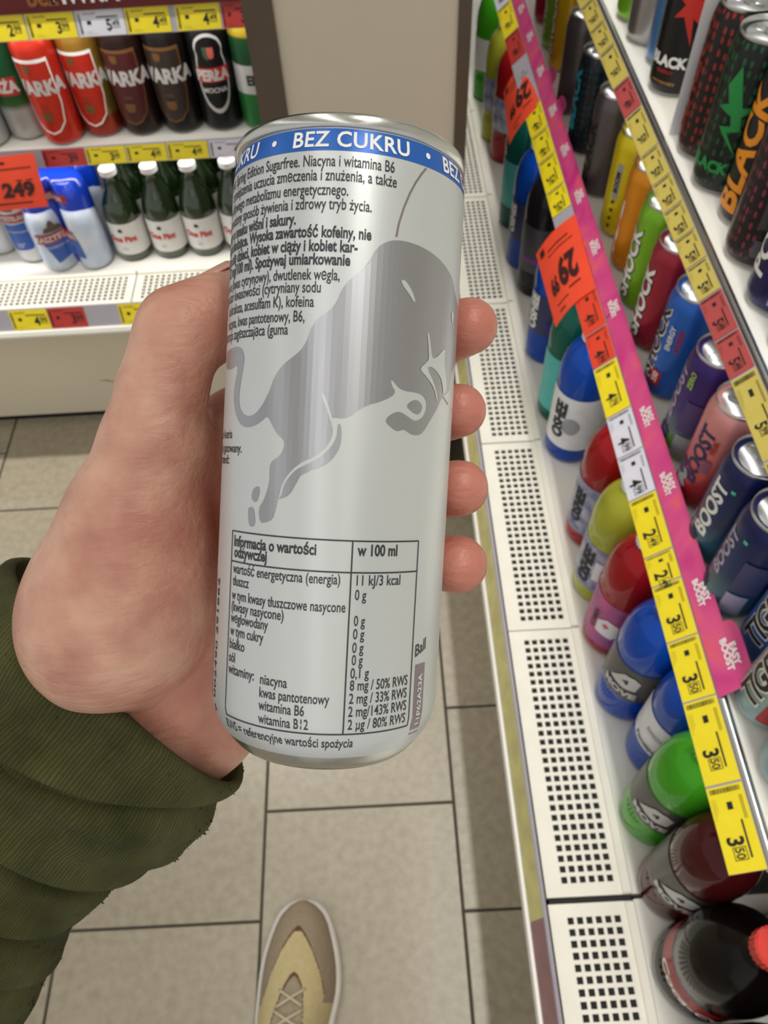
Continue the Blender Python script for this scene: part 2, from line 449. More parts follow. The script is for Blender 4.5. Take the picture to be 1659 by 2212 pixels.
def price_tag(origin, right, up, w, h, colr, price, label, group, bars=True):
    """origin: left end of the tag, halfway up; right = reading direction"""
    r = Vector(right).normalized(); u = Vector(up).normalized(); n = r.cross(u)
    o = obj('price_tag', tag_mesh(w, h, colr))
    mw = Matrix.Identity(4)
    for i in range(3): mw[i][0], mw[i][1], mw[i][2], mw[i][3] = r[i], u[i], n[i], origin[i] + n[i] * 0.0009
    o.matrix_world = mw
    tag(o, label, 'price tag', group)
    wh, ce = price.split()
    obj('printed_price', price_mesh(wh, ce, w, h, bars), None, o)
    return o

def y2(py): return atz(1073 + 0.2581 * py, py, R2a[1] + 0.002)[1]
d2 = Vector((R2b[0] - R2a[0], 0, R2b[1] - R2a[1])); h2 = d2.length - 0.001
c2 = Vector(((R2a[0] + R2b[0]) / 2, 0, (R2a[1] + R2b[1]) / 2))
T2 = [(1893, 1704, 'yellow', '3 50'), (1702, 1521, 'yellow', '3 50'), (1520, 1391, 'yellow', '3 50'), (1390, 1271, 'yellow', '3 50'), (1270, 1208, 'yellow', '2 49'), (1207, 1085, 'yellow', '2 49'),
      (1084, 993, 'white', '4 99'), (992, 905, 'white', '4 99'), (904, 800, 'yellow', '4 79'), (798, 728, 'orange', '4 99'), (727, 640, 'orange', '4 99'),
      (470, 420, 'yellow', '5 49'), (419, 355, 'yellow', '5 49'), (354, 300, 'yellow', '4 49'), (299, 245, 'yellow', '4 49'), (140, 85, 'red', '4 99'), (84, 25, 'yellow', '4 29'), (24, -20, 'white', '4 99')]
cnt = {}
for k, (pa, pb, c, pr) in enumerate(T2):
    ya, yb = y2(pa), y2(pb)                          # near, far
    org = Vector((c2.x, yb - 0.0006, c2.z))
    cnt[c] = cnt.get(c, 0) + 1
    price_tag(org, (0, -1, 0), d2, yb - ya - 0.0012, h2, c, pr,
              f'{c} price tag reading {pr}, {ORD[cnt[c]-1]} {c} one from the near end, pink rail', 'tags on the pink trimmed rail')
def y3(py): return atz(1246.5 + 0.4035 * py, py, R3a[1] + 0.002)[1]
d3 = Vector((R3b[0] - R3a[0], 0, R3b[1] - R3a[1])); h3 = d3.length - 0.001
c3 = Vector(((R3a[0] + R3b[0]) / 2, 0, (R3a[1] + R3b[1]) / 2))
T3 = [(1180, 1000, 'pale', '5 49'), (998, 822, 'pale', '5 99'), (820, 738, 'dull', '5 49'), (737, 652, 'dull', '5 49'), (651, 583, 'pale', '5 49'), (582, 522, 'pale', '5 49'), (521, 462, 'pale', '5 49'),
      (461, 402, 'pale', '5 29'), (401, 340, 'pale', '5 29'), (339, 256, 'pale', '5 29'), (255, 193, 'dull', '4 99'), (192, 120, 'pale', '5 49'), (119, 70, 'pale', '5 49'), (69, 20, 'pale', '5 49'), (19, -30, 'pale', '5 49')]
cnt = {}
for k, (pa, pb, c, pr) in enumerate(T3):
    ya, yb = y3(pa), y3(pb)
    cn = {'pale': 'dull yellow', 'dull': 'dull red'}.get(c, c); cnt[cn] = cnt.get(cn, 0) + 1
    price_tag(Vector((c3.x, yb - 0.0006, c3.z)), (0, -1, 0), d3, yb - ya - 0.0012, h3, c, pr,
              f'{cn} price tag, {ORD[cnt[cn]-1]} {cn} one from the camera, upper right rail', 'tags on the uppermost right rail')
# left fridge tags
def ltags(lst, y_, zb, yt, zt, where):
    d = Vector((0, yt - y_, zt - zb)); h = d.length - 0.002
    cnt = {}
    for (xa, xb, py, c, pr) in lst:
        pa = aty(xa, py, (y_ + yt) / 2); pb = aty(xb, py - (xb - xa) * 0.08, (y_ + yt) / 2)
        cnt[c] = cnt.get(c, 0) + 1
        price_tag(Vector((pa[0], (y_ + yt) / 2, (zb + zt) / 2)), (1, 0, 0), d, pb[0] - pa[0] - 0.001, h, c, pr,
                  f'{c} price tag, {ORD[cnt[c]-1]} {c} one from the left, {where}', f'tags on the {where}')
ltags([(20, 102, 685, 'yellow', '4 99'), (103, 182, 680, 'red', '3 99'), (255, 336, 670, 'yellow', '4 49')], 1.1005, 0.3475, 1.1115, 0.386, 'lowest rail of the beer fridge')
ltags([(97, 188, 350, 'red', '3 99'), (189, 274, 342, 'yellow', '3 49'), (276, 361, 336, 'yellow', '4 49'), (363, 450, 328, 'yellow', '4 49'), (453, 540, 320, 'white', '4 99')], 1.238, 0.574, 1.246, 0.6015, 'rail under the beer cans')
ltags([(-40, 58, 70, 'yellow', '2 99'), (60, 163, 58, 'yellow', '3 99'), (166, 268, 45, 'white', '5 49'), (270, 366, 36, 'yellow', '4 49'), (378, 474, 25, 'yellow', '4 49'), (476, 545, 15, 'red', '3 99')], 1.215, 0.781, 1.224, 0.8135, 'rail above the beer cans')
# banner over the upper left rail
bn = MB().box(-1.3, -0.17, 1.218, 1.2195, 0.815, 0.875).build('shelf_banner', M_BANNER)
tag(bn, 'dark red banner strip above the price tags, top left', 'banner')
v, f, w_ = text2d('PIWKA', 0.034, 0.9, 0.03)
mb = MB().add([(-0.4334 + p[0], 1.2174, 0.8252 + p[1]) for p in v], f); obj('lettering', mb.mesh('lettering'), M_WHITEINK, bn)
v, f, w_ = text2d('bez', 0.034, 0.9, 0.03)
mb = MB().add([(-0.4663 + p[0], 1.2174, 0.8241 + p[1]) for p in v], f); obj('lettering', mb.mesh('lettering'), mat('gold_ink', rgb(150, 90, 40), .5), bn)

# ------------------------------------------------------------------ pink shelf strip
def pink_mat():
    m = bpy.data.materials.new('pink_print'); m.use_nodes = True
    nt = m.node_tree; b = nt.nodes['Principled BSDF']
    tc = nt.nodes.new('ShaderNodeTexCoord')
    n = nt.nodes.new('ShaderNodeTexNoise'); n.inputs['Scale'].default_value = 16; n.inputs['Detail'].default_value = 1.5; n.inputs['Distortion'].default_value = 1.2
    nt.links.new(tc.outputs['Object'], n.inputs['Vector'])
    rp = nt.nodes.new('ShaderNodeValToRGB'); e = rp.color_ramp.elements
    e[0].position = 0.3; e[0].color = (*rgb(206, 50, 132), 1); e[1].position = 0.56; e[1].color = (*rgb(226, 84, 140), 1)
    q = e.new(0.70); q.color = (*rgb(236, 98, 110), 1); q = e.new(0.76); q.color = (*rgb(238, 150, 110), 1)
    nt.links.new(n.outputs['Fac'], rp.inputs['Fac']); nt.links.new(rp.outputs['Color'], b.inputs['Base Color'])
    b.inputs['Roughness'].default_value = 0.4
    return m
M_PINK = pink_mat()
PA = Vector((R2b[0] + 0.0005, 0, R2b[1] + 0.0015)); PB = Vector((0.2755, 0, 0.6945))
dp = (PB - PA); hpk = dp.length; dpn = dp.normalized()
ynear = atz(1540, 1505, 0.676)[1]
st = empty('shelf_strip', (PA.x, ynear, PA.z))
tag(st, 'long pink strip lettered EASY BOOST standing along the lower shelf edge', 'shelf strip')
mw = Matrix.Identity(4)
rr = Vector((0, -1, 0)); nn = rr.cross(dpn)
for i in range(3): mw[i][0], mw[i][1], mw[i][2] = rr[i], dpn[i], nn[i]
mw.translation = Vector((PA.x, ynear, PA.z)); st.matrix_world = mw
LEN = 1.85
def tabbed(x0, x1, hgt, tab=None):
    # strip outline in local coords (x = reading direction, 0 = near end; negative = far)
    pts = [(x0, 0), (x1, 0)]
    if tab:
        a, b_, th = tab
        pts += [(x1, hgt)]
        n = 10
        for k in range(n + 1):
            t = math.pi * k / n; pts.append(((a + b_) / 2 + (b_ - a) / 2 * math.copysign(abs(math.cos(t)) ** .6, math.cos(t)), hgt + th * abs(math.sin(t)) ** .6))
        pts += [(x0, hgt)]
    else: pts += [(x1, hgt), (x0, hgt)]
    return pts
def strip_piece(x0, x1, tab=None):
    mb = MB().prism(tabbed(x0, x1, hpk, tab), 'z', 0.0, 0.0006)
    return obj('strip_panel', mb.mesh('strip_panel'), M_PINK, st)
strip_piece(-0.46, 0.0, (-0.058, -0.0005, 0.0135))
strip_piece(-0.93, -0.462, (-0.900, -0.862, 0.014)); strip_piece(-1.45, -0.932, (-0.985, -0.945, 0.014)); strip_piece(-1.9, -1.452)
def easy_boost(x, y, s=1.0):
    mb = MB()
    for body, yy, xo in (('EASY', 0.0065, 0.001), ('BOOST', -0.001, -0.001)):
        v, f, w_ = text2d(body, 0.0094 * s, 0.92, 0.045, 'CENTER', 0.0)
        mb.add([(x + xo + p[0], y + yy * s + p[1], 0.0011) for p in v], f)
    obj('lettering', mb.mesh('lettering'), M_WHITEINK, st)
easy_boost(-0.029, 0.0185, 1.0)
for py_, in [(1285,), (1050,), (905,), (672,), (540,), (430,), (330,), (245,), (160,), (85,), (25,)]:
    yy = atz(1100 + 0.2963 * py_, py_, 0.682)[1]
    easy_boost(-(yy - ynear), 0.0095, 0.95)
# ------------------------------------------------------------------ orange promotion sheets
M_ORANGE = mat('orange_paper', rgb(236, 74, 42), 0.6, 0, 0.04, 30)
M_ORINK = mat('promo_ink', rgb(58, 18, 16), 0.6)
def sheet(corners, bulge, label, blots, name='promotion_sheet'):
    """corners: top-left, top-right, bottom-right, bottom-left as world points (as read by a shopper)"""
    tl, tr, br, bl = [Vector(tuple(c)) for c in corners]
    n = (tr - tl).cross(bl - tl).normalized() * -1
    def P(u, v, off=0.0):
        p = tl.lerp(tr, u).lerp(bl.lerp(br, u), v)
        return p + n * (bulge * math.sin(math.pi * v) + off)
    N = 10
    mb = MB()
    vs = [P(i / N, j / N) for j in range(N + 1) for i in range(N + 1)] + [P(i / N, j / N, -0.0004) for j in range(N + 1) for i in range(N + 1)]
    K = (N + 1) ** 2; fs = []
    for j in range(N):
        for i in range(N):
            a = j * (N + 1) + i; q = (a, a + 1, a + N + 2, a + N + 1); fs += [q[::-1], tuple(x + K for x in q)]
    rim = [i for i in range(N + 1)] + [j * (N + 1) + N for j in range(1, N + 1)] + [N * (N + 1) + i for i in range(N - 1, -1, -1)] + [j * (N + 1) for j in range(N - 1, 0, -1)]
    for a, b_ in zip(rim, rim[1:] + rim[:1]): fs.append((a, b_, b_ + K, a + K))
    o = obj(name, mesh(name, [tuple(p) for p in vs], fs, True), M_ORANGE)
    o.data.set_sharp_from_angle(angle=math.radians(40))
    tag(o, label, 'price sheet', 'orange promotion sheets')
    mb = MB()
    for (u0, v0, u1, v1, sk) in blots:
        a = [P(u0 + (u1 - u0) * s_ + sk * t, v0 + (v1 - v0) * t, 0.0006) for t in (0, .5, 1) for s_ in (0, 1)]
        mb.add(a, [(0, 1, 3, 2), (2, 3, 5, 4)])
    pm_ = obj('printed_marks', mb.mesh('printed_marks'), M_ORINK, o); pm_['kind'] = 'stuff'
    return o, P
def digits_on(o, P, body, u0, v0, du, dv, turn=False):
    v, f, w_ = text2d(body, 1.0, 1.0, 0.05)
    if turn: mb = MB().add([P(u0 + p[1] / 0.72 * dv, v0 + p[0] / w_ * du, 0.0007) for p in v], f)
    else: mb = MB().add([P(u0 + p[0] / w_ * du, v0 - p[1] / 0.72 * dv, 0.0007) for p in v], f)
    obj('printed_number', mb.mesh('printed_number'), M_ORINK, o)
z_hi, z_lo = 0.672, 0.618
blots = [(.06, .78, .15, .90, 0), (.16, .22, .18, .70, 0), (.23, .15, .245, .72, 0), (.78, .2, .80, .45, 0), (.84, .5, .855, .8, 0), (.92, .62, .94, .78, 0)]
o, P = sheet([atz(1242, 462, z_hi), atz(1287, 622, z_hi), atz(1200, 707, z_lo), atz(1158, 550, z_lo)], 0.006, 'large orange promotion sheet hanging from the pink trimmed rail, nearer of the two', blots)
digits_on(o, P, '29', 0.40, 0.18, 0.42, 0.32, True); digits_on(o, P, '99', 0.52, 0.64, 0.20, 0.20, True)
o, P = sheet([atz(1146, 122, z_hi), atz(1174, 220, z_hi), atz(1100, 312, z_lo), atz(1088, 200, z_lo)], 0.006, 'large orange promotion sheet hanging from the pink trimmed rail, farther of the two', blots)
digits_on(o, P, '29', 0.40, 0.18, 0.42, 0.30, True); digits_on(o, P, '99', 0.52, 0.64, 0.20, 0.19, True)
yl = 1.206
o, P = sheet([aty(-60, 345, yl), aty(72, 330, yl), aty(105, 446, yl - 0.012), aty(-40, 460, yl - 0.012)], 0.002, 'orange promotion sheet hanging in front of the beer multipack on the left', [(.1, .1, .5, .14, 0), (.1, .22, .9, .24, 0), (.2, .86, .8, .89, 0), (.62, .44, .72, .46, 0), (.78, .44, .88, .46, 0)])
digits_on(o, P, '249', 0.38, 0.74, 0.5, 0.26)
o, P = sheet([atz(1635, 318, Z3 + .02), atz(1662, 255, Z3 + .045), atz(1690, 330, Z3 + .03), atz(1655, 376, Z3 + .01)], 0.001, 'small orange sheet in front of the magenta speckled can at the right edge', [(.3, .3, .8, .36, 0)])

# ------------------------------------------------------------------ drinks
def speckle(name, base, dot, sx=1.0):
    if name in MATS: return MATS[name]
    m = bpy.data.materials.new(name); m.use_nodes = True
    nt = m.node_tree; b = nt.nodes['Principled BSDF']
    tc = nt.nodes.new('ShaderNodeTexCoord'); mp = nt.nodes.new('ShaderNodeMapping'); mp.inputs['Scale'].default_value = (1, 1, 0.45)
    nt.links.new(tc.outputs['Object'], mp.inputs['Vector'])
    vo = nt.nodes.new('ShaderNodeTexVoronoi'); vo.inputs['Scale'].default_value = 230; vo.inputs['Randomness'].default_value = 0.35
    nt.links.new(mp.outputs['Vector'], vo.inputs['Vector'])
    rp = nt.nodes.new('ShaderNodeValToRGB'); rp.color_ramp.elements[0].position = 0.28; rp.color_ramp.elements[1].position = 0.40
    rp.color_ramp.elements[0].color = (*dot, 1); rp.color_ramp.elements[1].color = (*base, 1)
    nt.links.new(vo.outputs['Distance'], rp.inputs['Fac']); nt.links.new(rp.outputs['Color'], b.inputs['Base Color'])
    b.inputs['Roughness'].default_value = 0.35; b.inputs['Metallic'].default_value = 0.3
    MATS[name] = m; return m
def grad(name, stops, h, rough=0.32, metal=0.35):
    """print that changes colour up the can (stops = (height fraction, colour))"""
    if name in MATS: return MATS[name]
    m = bpy.data.materials.new(name); m.use_nodes = True
    nt = m.node_tree; b = nt.nodes['Principled BSDF']
    tc = nt.nodes.new('ShaderNodeTexCoord'); sp = nt.nodes.new('ShaderNodeSeparateXYZ'); nt.links.new(tc.outputs['Object'], sp.inputs[0])
    mu = nt.nodes.new('ShaderNodeMath'); mu.operation = 'MULTIPLY'; mu.inputs[1].default_value = 1 / h; nt.links.new(sp.outputs['Z'], mu.inputs[0])
    rp = nt.nodes.new('ShaderNodeValToRGB'); e = rp.color_ramp.elements
    e[0].position, e[0].color = stops[0][0], (*stops[0][1], 1); e[1].position, e[1].color = stops[-1][0], (*stops[-1][1], 1)
    for p, c in stops[1:-1]: q = e.new(p); q.color = (*c, 1)
    nt.links.new(mu.outputs[0], rp.inputs['Fac']); nt.links.new(rp.outputs['Color'], b.inputs['Base Color'])
    b.inputs['Roughness'].default_value = rough; b.inputs['Metallic'].default_value = metal
    MATS[name] = m; return m

_cm = {}
def can_meshes(R, Hc):
    key = (R, Hc)
    if key not in _cm:
        body = MB().lathe([(.90 * R, .0042), (.97 * R, .008), (R, .013), (R, Hc - .020), (.985 * R, Hc - .015), (.90 * R, Hc - .0055), (.87 * R, Hc - .004)], 32).mesh('body', auto=40)
        base = MB().lathe([(.60 * R, .003), (.72 * R, .0), (.78 * R, .0), (.84 * R, .0022), (.90 * R, .0043)], 32).mesh('base_ring', auto=50)
        lid = MB().lathe([(.865 * R, Hc - .0042), (.905 * R, Hc - .0026), (.905 * R, Hc - .0006), (.885 * R, Hc), (.86 * R, Hc - .0004), (.83 * R, Hc - .0042), (.70 * R, Hc - .0044), (.66 * R, Hc - .0034), (.0, Hc - .0034)], 32).mesh('lid', auto=50)
        pts = []
        for k in range(16):
            a = 2 * math.pi * k / 16; pts.append((.17 * R + .36 * R * math.cos(a), .20 * R * math.sin(a) * (1.15 if math.cos(a) < 0 else .9)))
        tab = MB().prism(pts, 'z', Hc - .0030, Hc - .0018)
        hole = []
        for k in range(14):
            a = 2 * math.pi * k / 14; hole.append((-.38 * R + .20 * R * math.cos(a), .19 * R * math.sin(a)))
        tab.tube([(.30 * R + .12 * R * math.cos(t), .12 * R * math.sin(t), Hc - .0017) for t in [2 * math.pi * k / 12 for k in range(13)]], .0006, 5)
        tab = tab.mesh('pull_tab')
        score = MB().tube([(p[0], p[1], Hc - .0034) for p in hole + hole[:1]], .0004, 5).mesh('mouth_score')
        for me in (base, lid, tab, score): me.materials.append(M_SILVER)
        _cm[key] = (body, base, lid, tab, score)
    return _cm[key]
_bodycache = {}
def deco(root, R, kind, a, ang, m, name):
    """a: geometry in 2D (x along the wall, y up from the foot of the can)"""
    v, f = a
    o = obj(name, mesh(name, wrap(v, R, ang, 0.0), [tuple(q) for q in f], False), m, root)
    return o
def txt(body, size, x, y, xs=1.0, rot=0, bold=0.02, align='CENTER', shear=0.0, step=.003, gap=1.0):
    v, f, w_ = text2d(body, size, xs, bold, align, shear, gap)
    v = [(p[0], p[1] - size * 0.35) for p in v]
    v = rot2(v, rot); v = [(p[0] + x, p[1] + y) for p in v]
    return tess(v, f, step)
def rect(x0, x1, y0, y1, step=.003): return tess([(x0, y0), (x1, y0), (x1, y1), (x0, y1)], [(0, 1, 2, 3)], step)
def pol(pts, x=0, y=0, s=1.0, rot=0, step=.003):
    p = rot2([(q[0] * s, q[1] * s) for q in pts], rot); return poly2d([(q[0] + x, q[1] + y) for q in p], step)
def can(x, y, z, R, Hc, face, paint, label, group, decos=(), tabrot=0.0, cat='can', name='beverage_can', parts=True):
    root = empty(name, (x, y, z), 0)
    tag(root, label, cat, group)
    body, base, lid, tab, score = can_meshes(R, Hc)
    key = (R, Hc, paint.name)
    if key not in _bodycache:
        b2 = body.copy(); b2.materials.append(paint); _bodycache[key] = b2
    obj('body', _bodycache[key], None, root)
    obj('base_ring', base, None, root)
    l = obj('lid', lid, None, root)
    if parts:
        t = obj('pull_tab', tab, None, l); t.rotation_euler = (0, 0, tabrot)
        t = obj('mouth_score', score, None, l); t.rotation_euler = (0, 0, tabrot)
    lay = .0004
    for (nm, geo, aoff, m) in decos:
        deco(root, R + lay, '', geo, math.radians(face + aoff), m, nm); lay += .0002
    return root
def from_limb(px, py, z, R):
    P = atz(px, py, z); v = np.array([P[0], P[1]]); v /= np.linalg.norm(v)
    return [P[0] + R * v[1], P[1] - R * v[0]]
def relax(items, gap=.0015, it=200, xmin=None):
    for _ in range(it):
        for i in range(len(items)):
            for j in range(i + 1, len(items)):
                a, b_ = items[i], items[j]
                dx, dy = b_[0] - a[0], b_[1] - a[1]; d = math.hypot(dx, dy); need = a[2] + b_[2] + gap
                if d < need:
                    q = (need - d) / 2 / max(d, 1e-6); a[0] -= dx * q; a[1] -= dy * q; b_[0] += dx * q; b_[1] += dy * q
        if xmin is not None:
            for a in items: a[0] = max(a[0], xmin + a[2])
    return items

RC, HC = 0.0265, 0.1345
STAR = [(0, 1.0), (.16, .18), (.62, .30), (.30, -.06), (.52, -.62), (.10, -.30), (.20, -1.05), (-.16, -.28), (-.46, -.36), (-.20, .02), (-.52, .26), (-.12, .22)]
BOLT = [(-.1, 1.0), (.18, .12), (.55, .18), (.22, -.08), (.30, -.42), (.0, -.50), (.42, -1.1), (-.22, -.42), (.05, -.34), (-.02, -.12), (-.40, .0), (-.16, .14), (-.32, .50)]
DROP = [(-1, 0), (-.7, .35), (-.4, .1), (-.1, .55), (.2, .2), (.5, .6), (.8, .1), (1, .3), (1, -.6), (.5, -.9), (0, -.7), (-.5, -1), (-1, -.5)]
black = mat('can_black', rgb(24, 23, 25), .32, .3)
def P_(n, c, rough=.3, metal=.35, **k): return mat('paint_' + n, c, rough, metal, **k)
w_ink, k_ink = M_WHITEINK, M_BLACKINK
lime = P_('lime', rgb(126, 186, 38)); crim = P_('crimson', rgb(160, 34, 56)); blu = P_('sky_blue', rgb(40, 98, 190)); yel = P_('yellow', rgb(220, 200, 20)); ora = P_('orange', rgb(222, 140, 20))
gry = P_('graphite', rgb(96, 90, 92), .35, .6); pur = grad('print_purple', [(0, rgb(140, 190, 40)), (.16, rgb(120, 180, 60)), (.3, rgb(90, 110, 120)), (.5, rgb(70, 46, 120)), (1, rgb(54, 30, 110))], HC)
pnk = grad('print_pink', [(0, rgb(170, 24, 34)), (.25, rgb(190, 50, 60)), (.6, rgb(216, 120, 124)), (1, rgb(228, 158, 156))], HC)
nav = grad('print_navy', [(0, rgb(70, 140, 160)), (.2, rgb(70, 120, 150)), (.45, rgb(40, 60, 110)), (1, rgb(22, 26, 84))], HC)
tig1 = grad('print_tiger_blue', [(0, rgb(70, 120, 200)), (.4, rgb(60, 110, 190)), (1, rgb(190, 200, 210))], HC)
tig2 = grad('print_tiger_grey', [(0, rgb(150, 176, 180)), (.4, rgb(140, 170, 176)), (1, rgb(200, 206, 208))], HC)
red_ink = mat('red_ink', rgb(176, 34, 36), .45); dblue_ink = mat('dark_blue_ink', rgb(30, 28, 88), .45); green_ink = mat('green_ink', rgb(24, 134, 62), .4); orange_ink = mat('orange_ink', rgb(236, 146, 24), .45)
teal_ink = mat('teal_ink', rgb(30, 150, 180), .4); grey_ink = mat('grey_ink', rgb(150, 150, 156), .45); lime_ink = mat('lime_ink', rgb(170, 206, 60), .45); lil_ink = mat('lilac_ink', rgb(170, 160, 190), .45); mint_ink = mat('mint_ink', rgb(80, 190, 160), .45); gold_ink = mat('gold_ink2', rgb(176, 130, 62), .4, .4)
def vtext(body, size, x, ink, under=None, y=.064, xs=1.0):
    out = []
    if under is not None: out.append(('letter_outline', txt(body, size, x, y, xs, 90, .075), 0, under))
    out.append(('lettering', txt(body, size, x, y, xs, 90, .035), 0, ink))
    return out
def barcode(x, y, w=.016, h=.02):
    return ('info_panel', rect(x - w / 2, x + w / 2, y - h / 2, y + h / 2), 0, grey_ink)
S2 = [
 ((1152, 42), crim, 'small red energy can at the far end of the lower shelf', []),
 ((1168, 97), lime, 'lime energy can near the far end of the lower shelf, beside the red one', vtext('SHOCK', .024, .0, w_ink)),
 ((1182, 142), P_('yellow_orange', rgb(214, 170, 30)), 'yellow orange energy can lettered SHOCK, far along the lower shelf', vtext('SHOCK', .024, .0, w_ink, k_ink)),
 ((1199, 232), gry, 'plain graphite can on the lower shelf behind the orange sheet', []),
 ((1222, 315), speckle('speckle_teal', rgb(26, 30, 36), rgb(30, 62, 76)), 'black can with bright teal lettering on the lower shelf', vtext('BLACK', .026, .002, teal_ink, None, .075)),
 ((1252, 404), gry, 'graphite can with black vertical lettering on the lower shelf', vtext('BLACK', .026, .004, k_ink, None, .06)),
 ((1292, 488), yel, 'bright yellow can with grey panel on the lower shelf', [('printed_panel', rect(-.001, .007, .055, .10), 30, grey_ink)] + [('printed_emblem', pol([(-.002, -.002), (.002, -.002), (.002, .002), (-.002, .002)], .003, .018 + .011 * k), 30, k_ink) for k in range(4)] + [('lettering', txt('BOOM', .009, .003, .077, 1, 90), 30, k_ink)]),
 ((1315, 560), ora, 'plain orange can standing between the yellow and the lime can', [('wavy_edge', pol([(-.002, 0), (.0016, .012), (-.0012, .024), (.0016, .04), (-.001, .055), (.001, .07), (.003, .07), (.0032, .055), (.001, .04), (.0034, .024), (.001, .012), (.0034, 0)], -.008, .02), 20, w_ink)]),
 ((1335, 638), lime, 'lime green can with white SHOCK lettering beside the crimson can', vtext('SHOCK', .026, .003, w_ink, k_ink, .060)),
 ((1357, 722), crim, 'crimson can with white SHOCK lettering between the lime and the blue can', vtext('SHOCK', .026, .002, w_ink, k_ink, .062)),
 ((1386, 820), blu, 'blue can with SHOCK lettering and red square near its foot', vtext('SHOCK', .026, -.002, k_ink, w_ink, .070) + [('printed_panel', rect(.008, .021, .020, .040), 0, red_ink), ('lettering', txt('350', .009, .0145, .031, 1, 90), 0, w_ink), ('lettering', txt('CLASSIC', .008, .027, .086, 1, 90), 0, red_ink), ('lettering', txt('ENERGY', .008, .018, .086, 1, 90), 0, w_ink)]),
 ((1420, 945), pur, 'purple energy can fading to lime green at the foot', vtext('BOOST', .020, -.005, lil_ink, None, .082) + [('info_panel', rect(.012, .030, .012, .040), 10, grey_ink), ('info_panel', rect(.010, .034, .045, .085), 10, mat('dull_violet_ink', rgb(76, 56, 110), .5)), ('printed_emblem', pol(DROP, -.004, .032, .012), 0, dblue_ink), ('lettering', txt('ZERO', .008, .012, .108, 1, 90), 0, lime_ink)]),
 ((1452, 1042), pnk, 'pink can with dark blue BOOST lettering and a white splash at the foot', vtext('BOOST', .022, .010, dblue_ink, None, .074) + [('printed_emblem', pol(DROP, -.002, .034, .013, 90), 0, grey_ink), ('printed_emblem', pol(DROP, -.006, .045, .010, 90), 0, dblue_ink), ('info_panel', rect(.017, .026, .058, .075), 0, mat('mauve_ink', rgb(140, 80, 110), .5)), ('lettering', txt('PINK', .008, .022, .094, 1, 90), 0, red_ink)]),
 ((1480, 1155), nav, 'navy BOOST can with mint dot, farther of the two navy cans', vtext('BOOST', .022, .006, w_ink, None, .074) + [('printed_emblem', pol(DROP, -.004, .030, .012), 0, dblue_ink), ('printed_emblem', rect(.017, .021, .107, .111), 0, mint_ink), ('lettering', txt('SUGAR', .007, -.010, .040, 1, 90), 0, lil_ink), ('lettering', txt('FREE', .007, -.003, .040, 1, 90), 0, lil_ink)]),
 ((1508, 1268), nav, 'navy BOOST can with mint dot, nearer of the two navy cans', vtext('BOOST', .018, -.002, lil_ink, None, .080) + [('printed_emblem', pol(DROP, -.012, .028, .012), 0, dblue_ink), ('printed_emblem', rect(.010, .014, .108, .112), 0, mint_ink), ('info_panel', rect(.018, .036, .016, .045), 5, lil_ink), ('info_panel', rect(.018, .042, .050, .092), 5, mat('slate_ink', rgb(60, 66, 110), .5))]),
 ((1580, 1345), tig1, 'blue and silver can with black TIGER lettering, farther of the two', vtext('TIGER', .030, .004, k_ink, w_ink, .068) + [('printed_panel', rect(.020, .034, .018, .045), 0, red_ink)]),
 ((1596, 1478), tig2, 'silver grey can with black TIGER lettering and red panel, nearest the camera', vtext('TIGER', .030, .002, k_ink, w_ink, .068) + [('printed_panel', rect(.020, .034, .018, .045), 0, red_ink)]),
 ((1640, 1590), tig2, 'silver grey can cut by the right edge below the TIGER cans', []),
]
it = [from_limb(*a[0], Z2, RC) + [RC] for a in S2]
relax(it, .001, 300, xmin=0.272)
for (lm, paint, lab, dec), (x, y, r) in zip(S2, it):
    can(x, y, Z2, RC, HC, 180, paint, lab, 'cans on the lower right shelf', dec, random.uniform(0, 6.28))
spr = speckle('speckle_red', rgb(24, 20, 20), rgb(150, 42, 34)); spg = speckle('speckle_green', rgb(20, 24, 22), rgb(28, 84, 52)); spp = speckle('speckle_magenta', rgb(26, 20, 24), rgb(130, 48, 74))
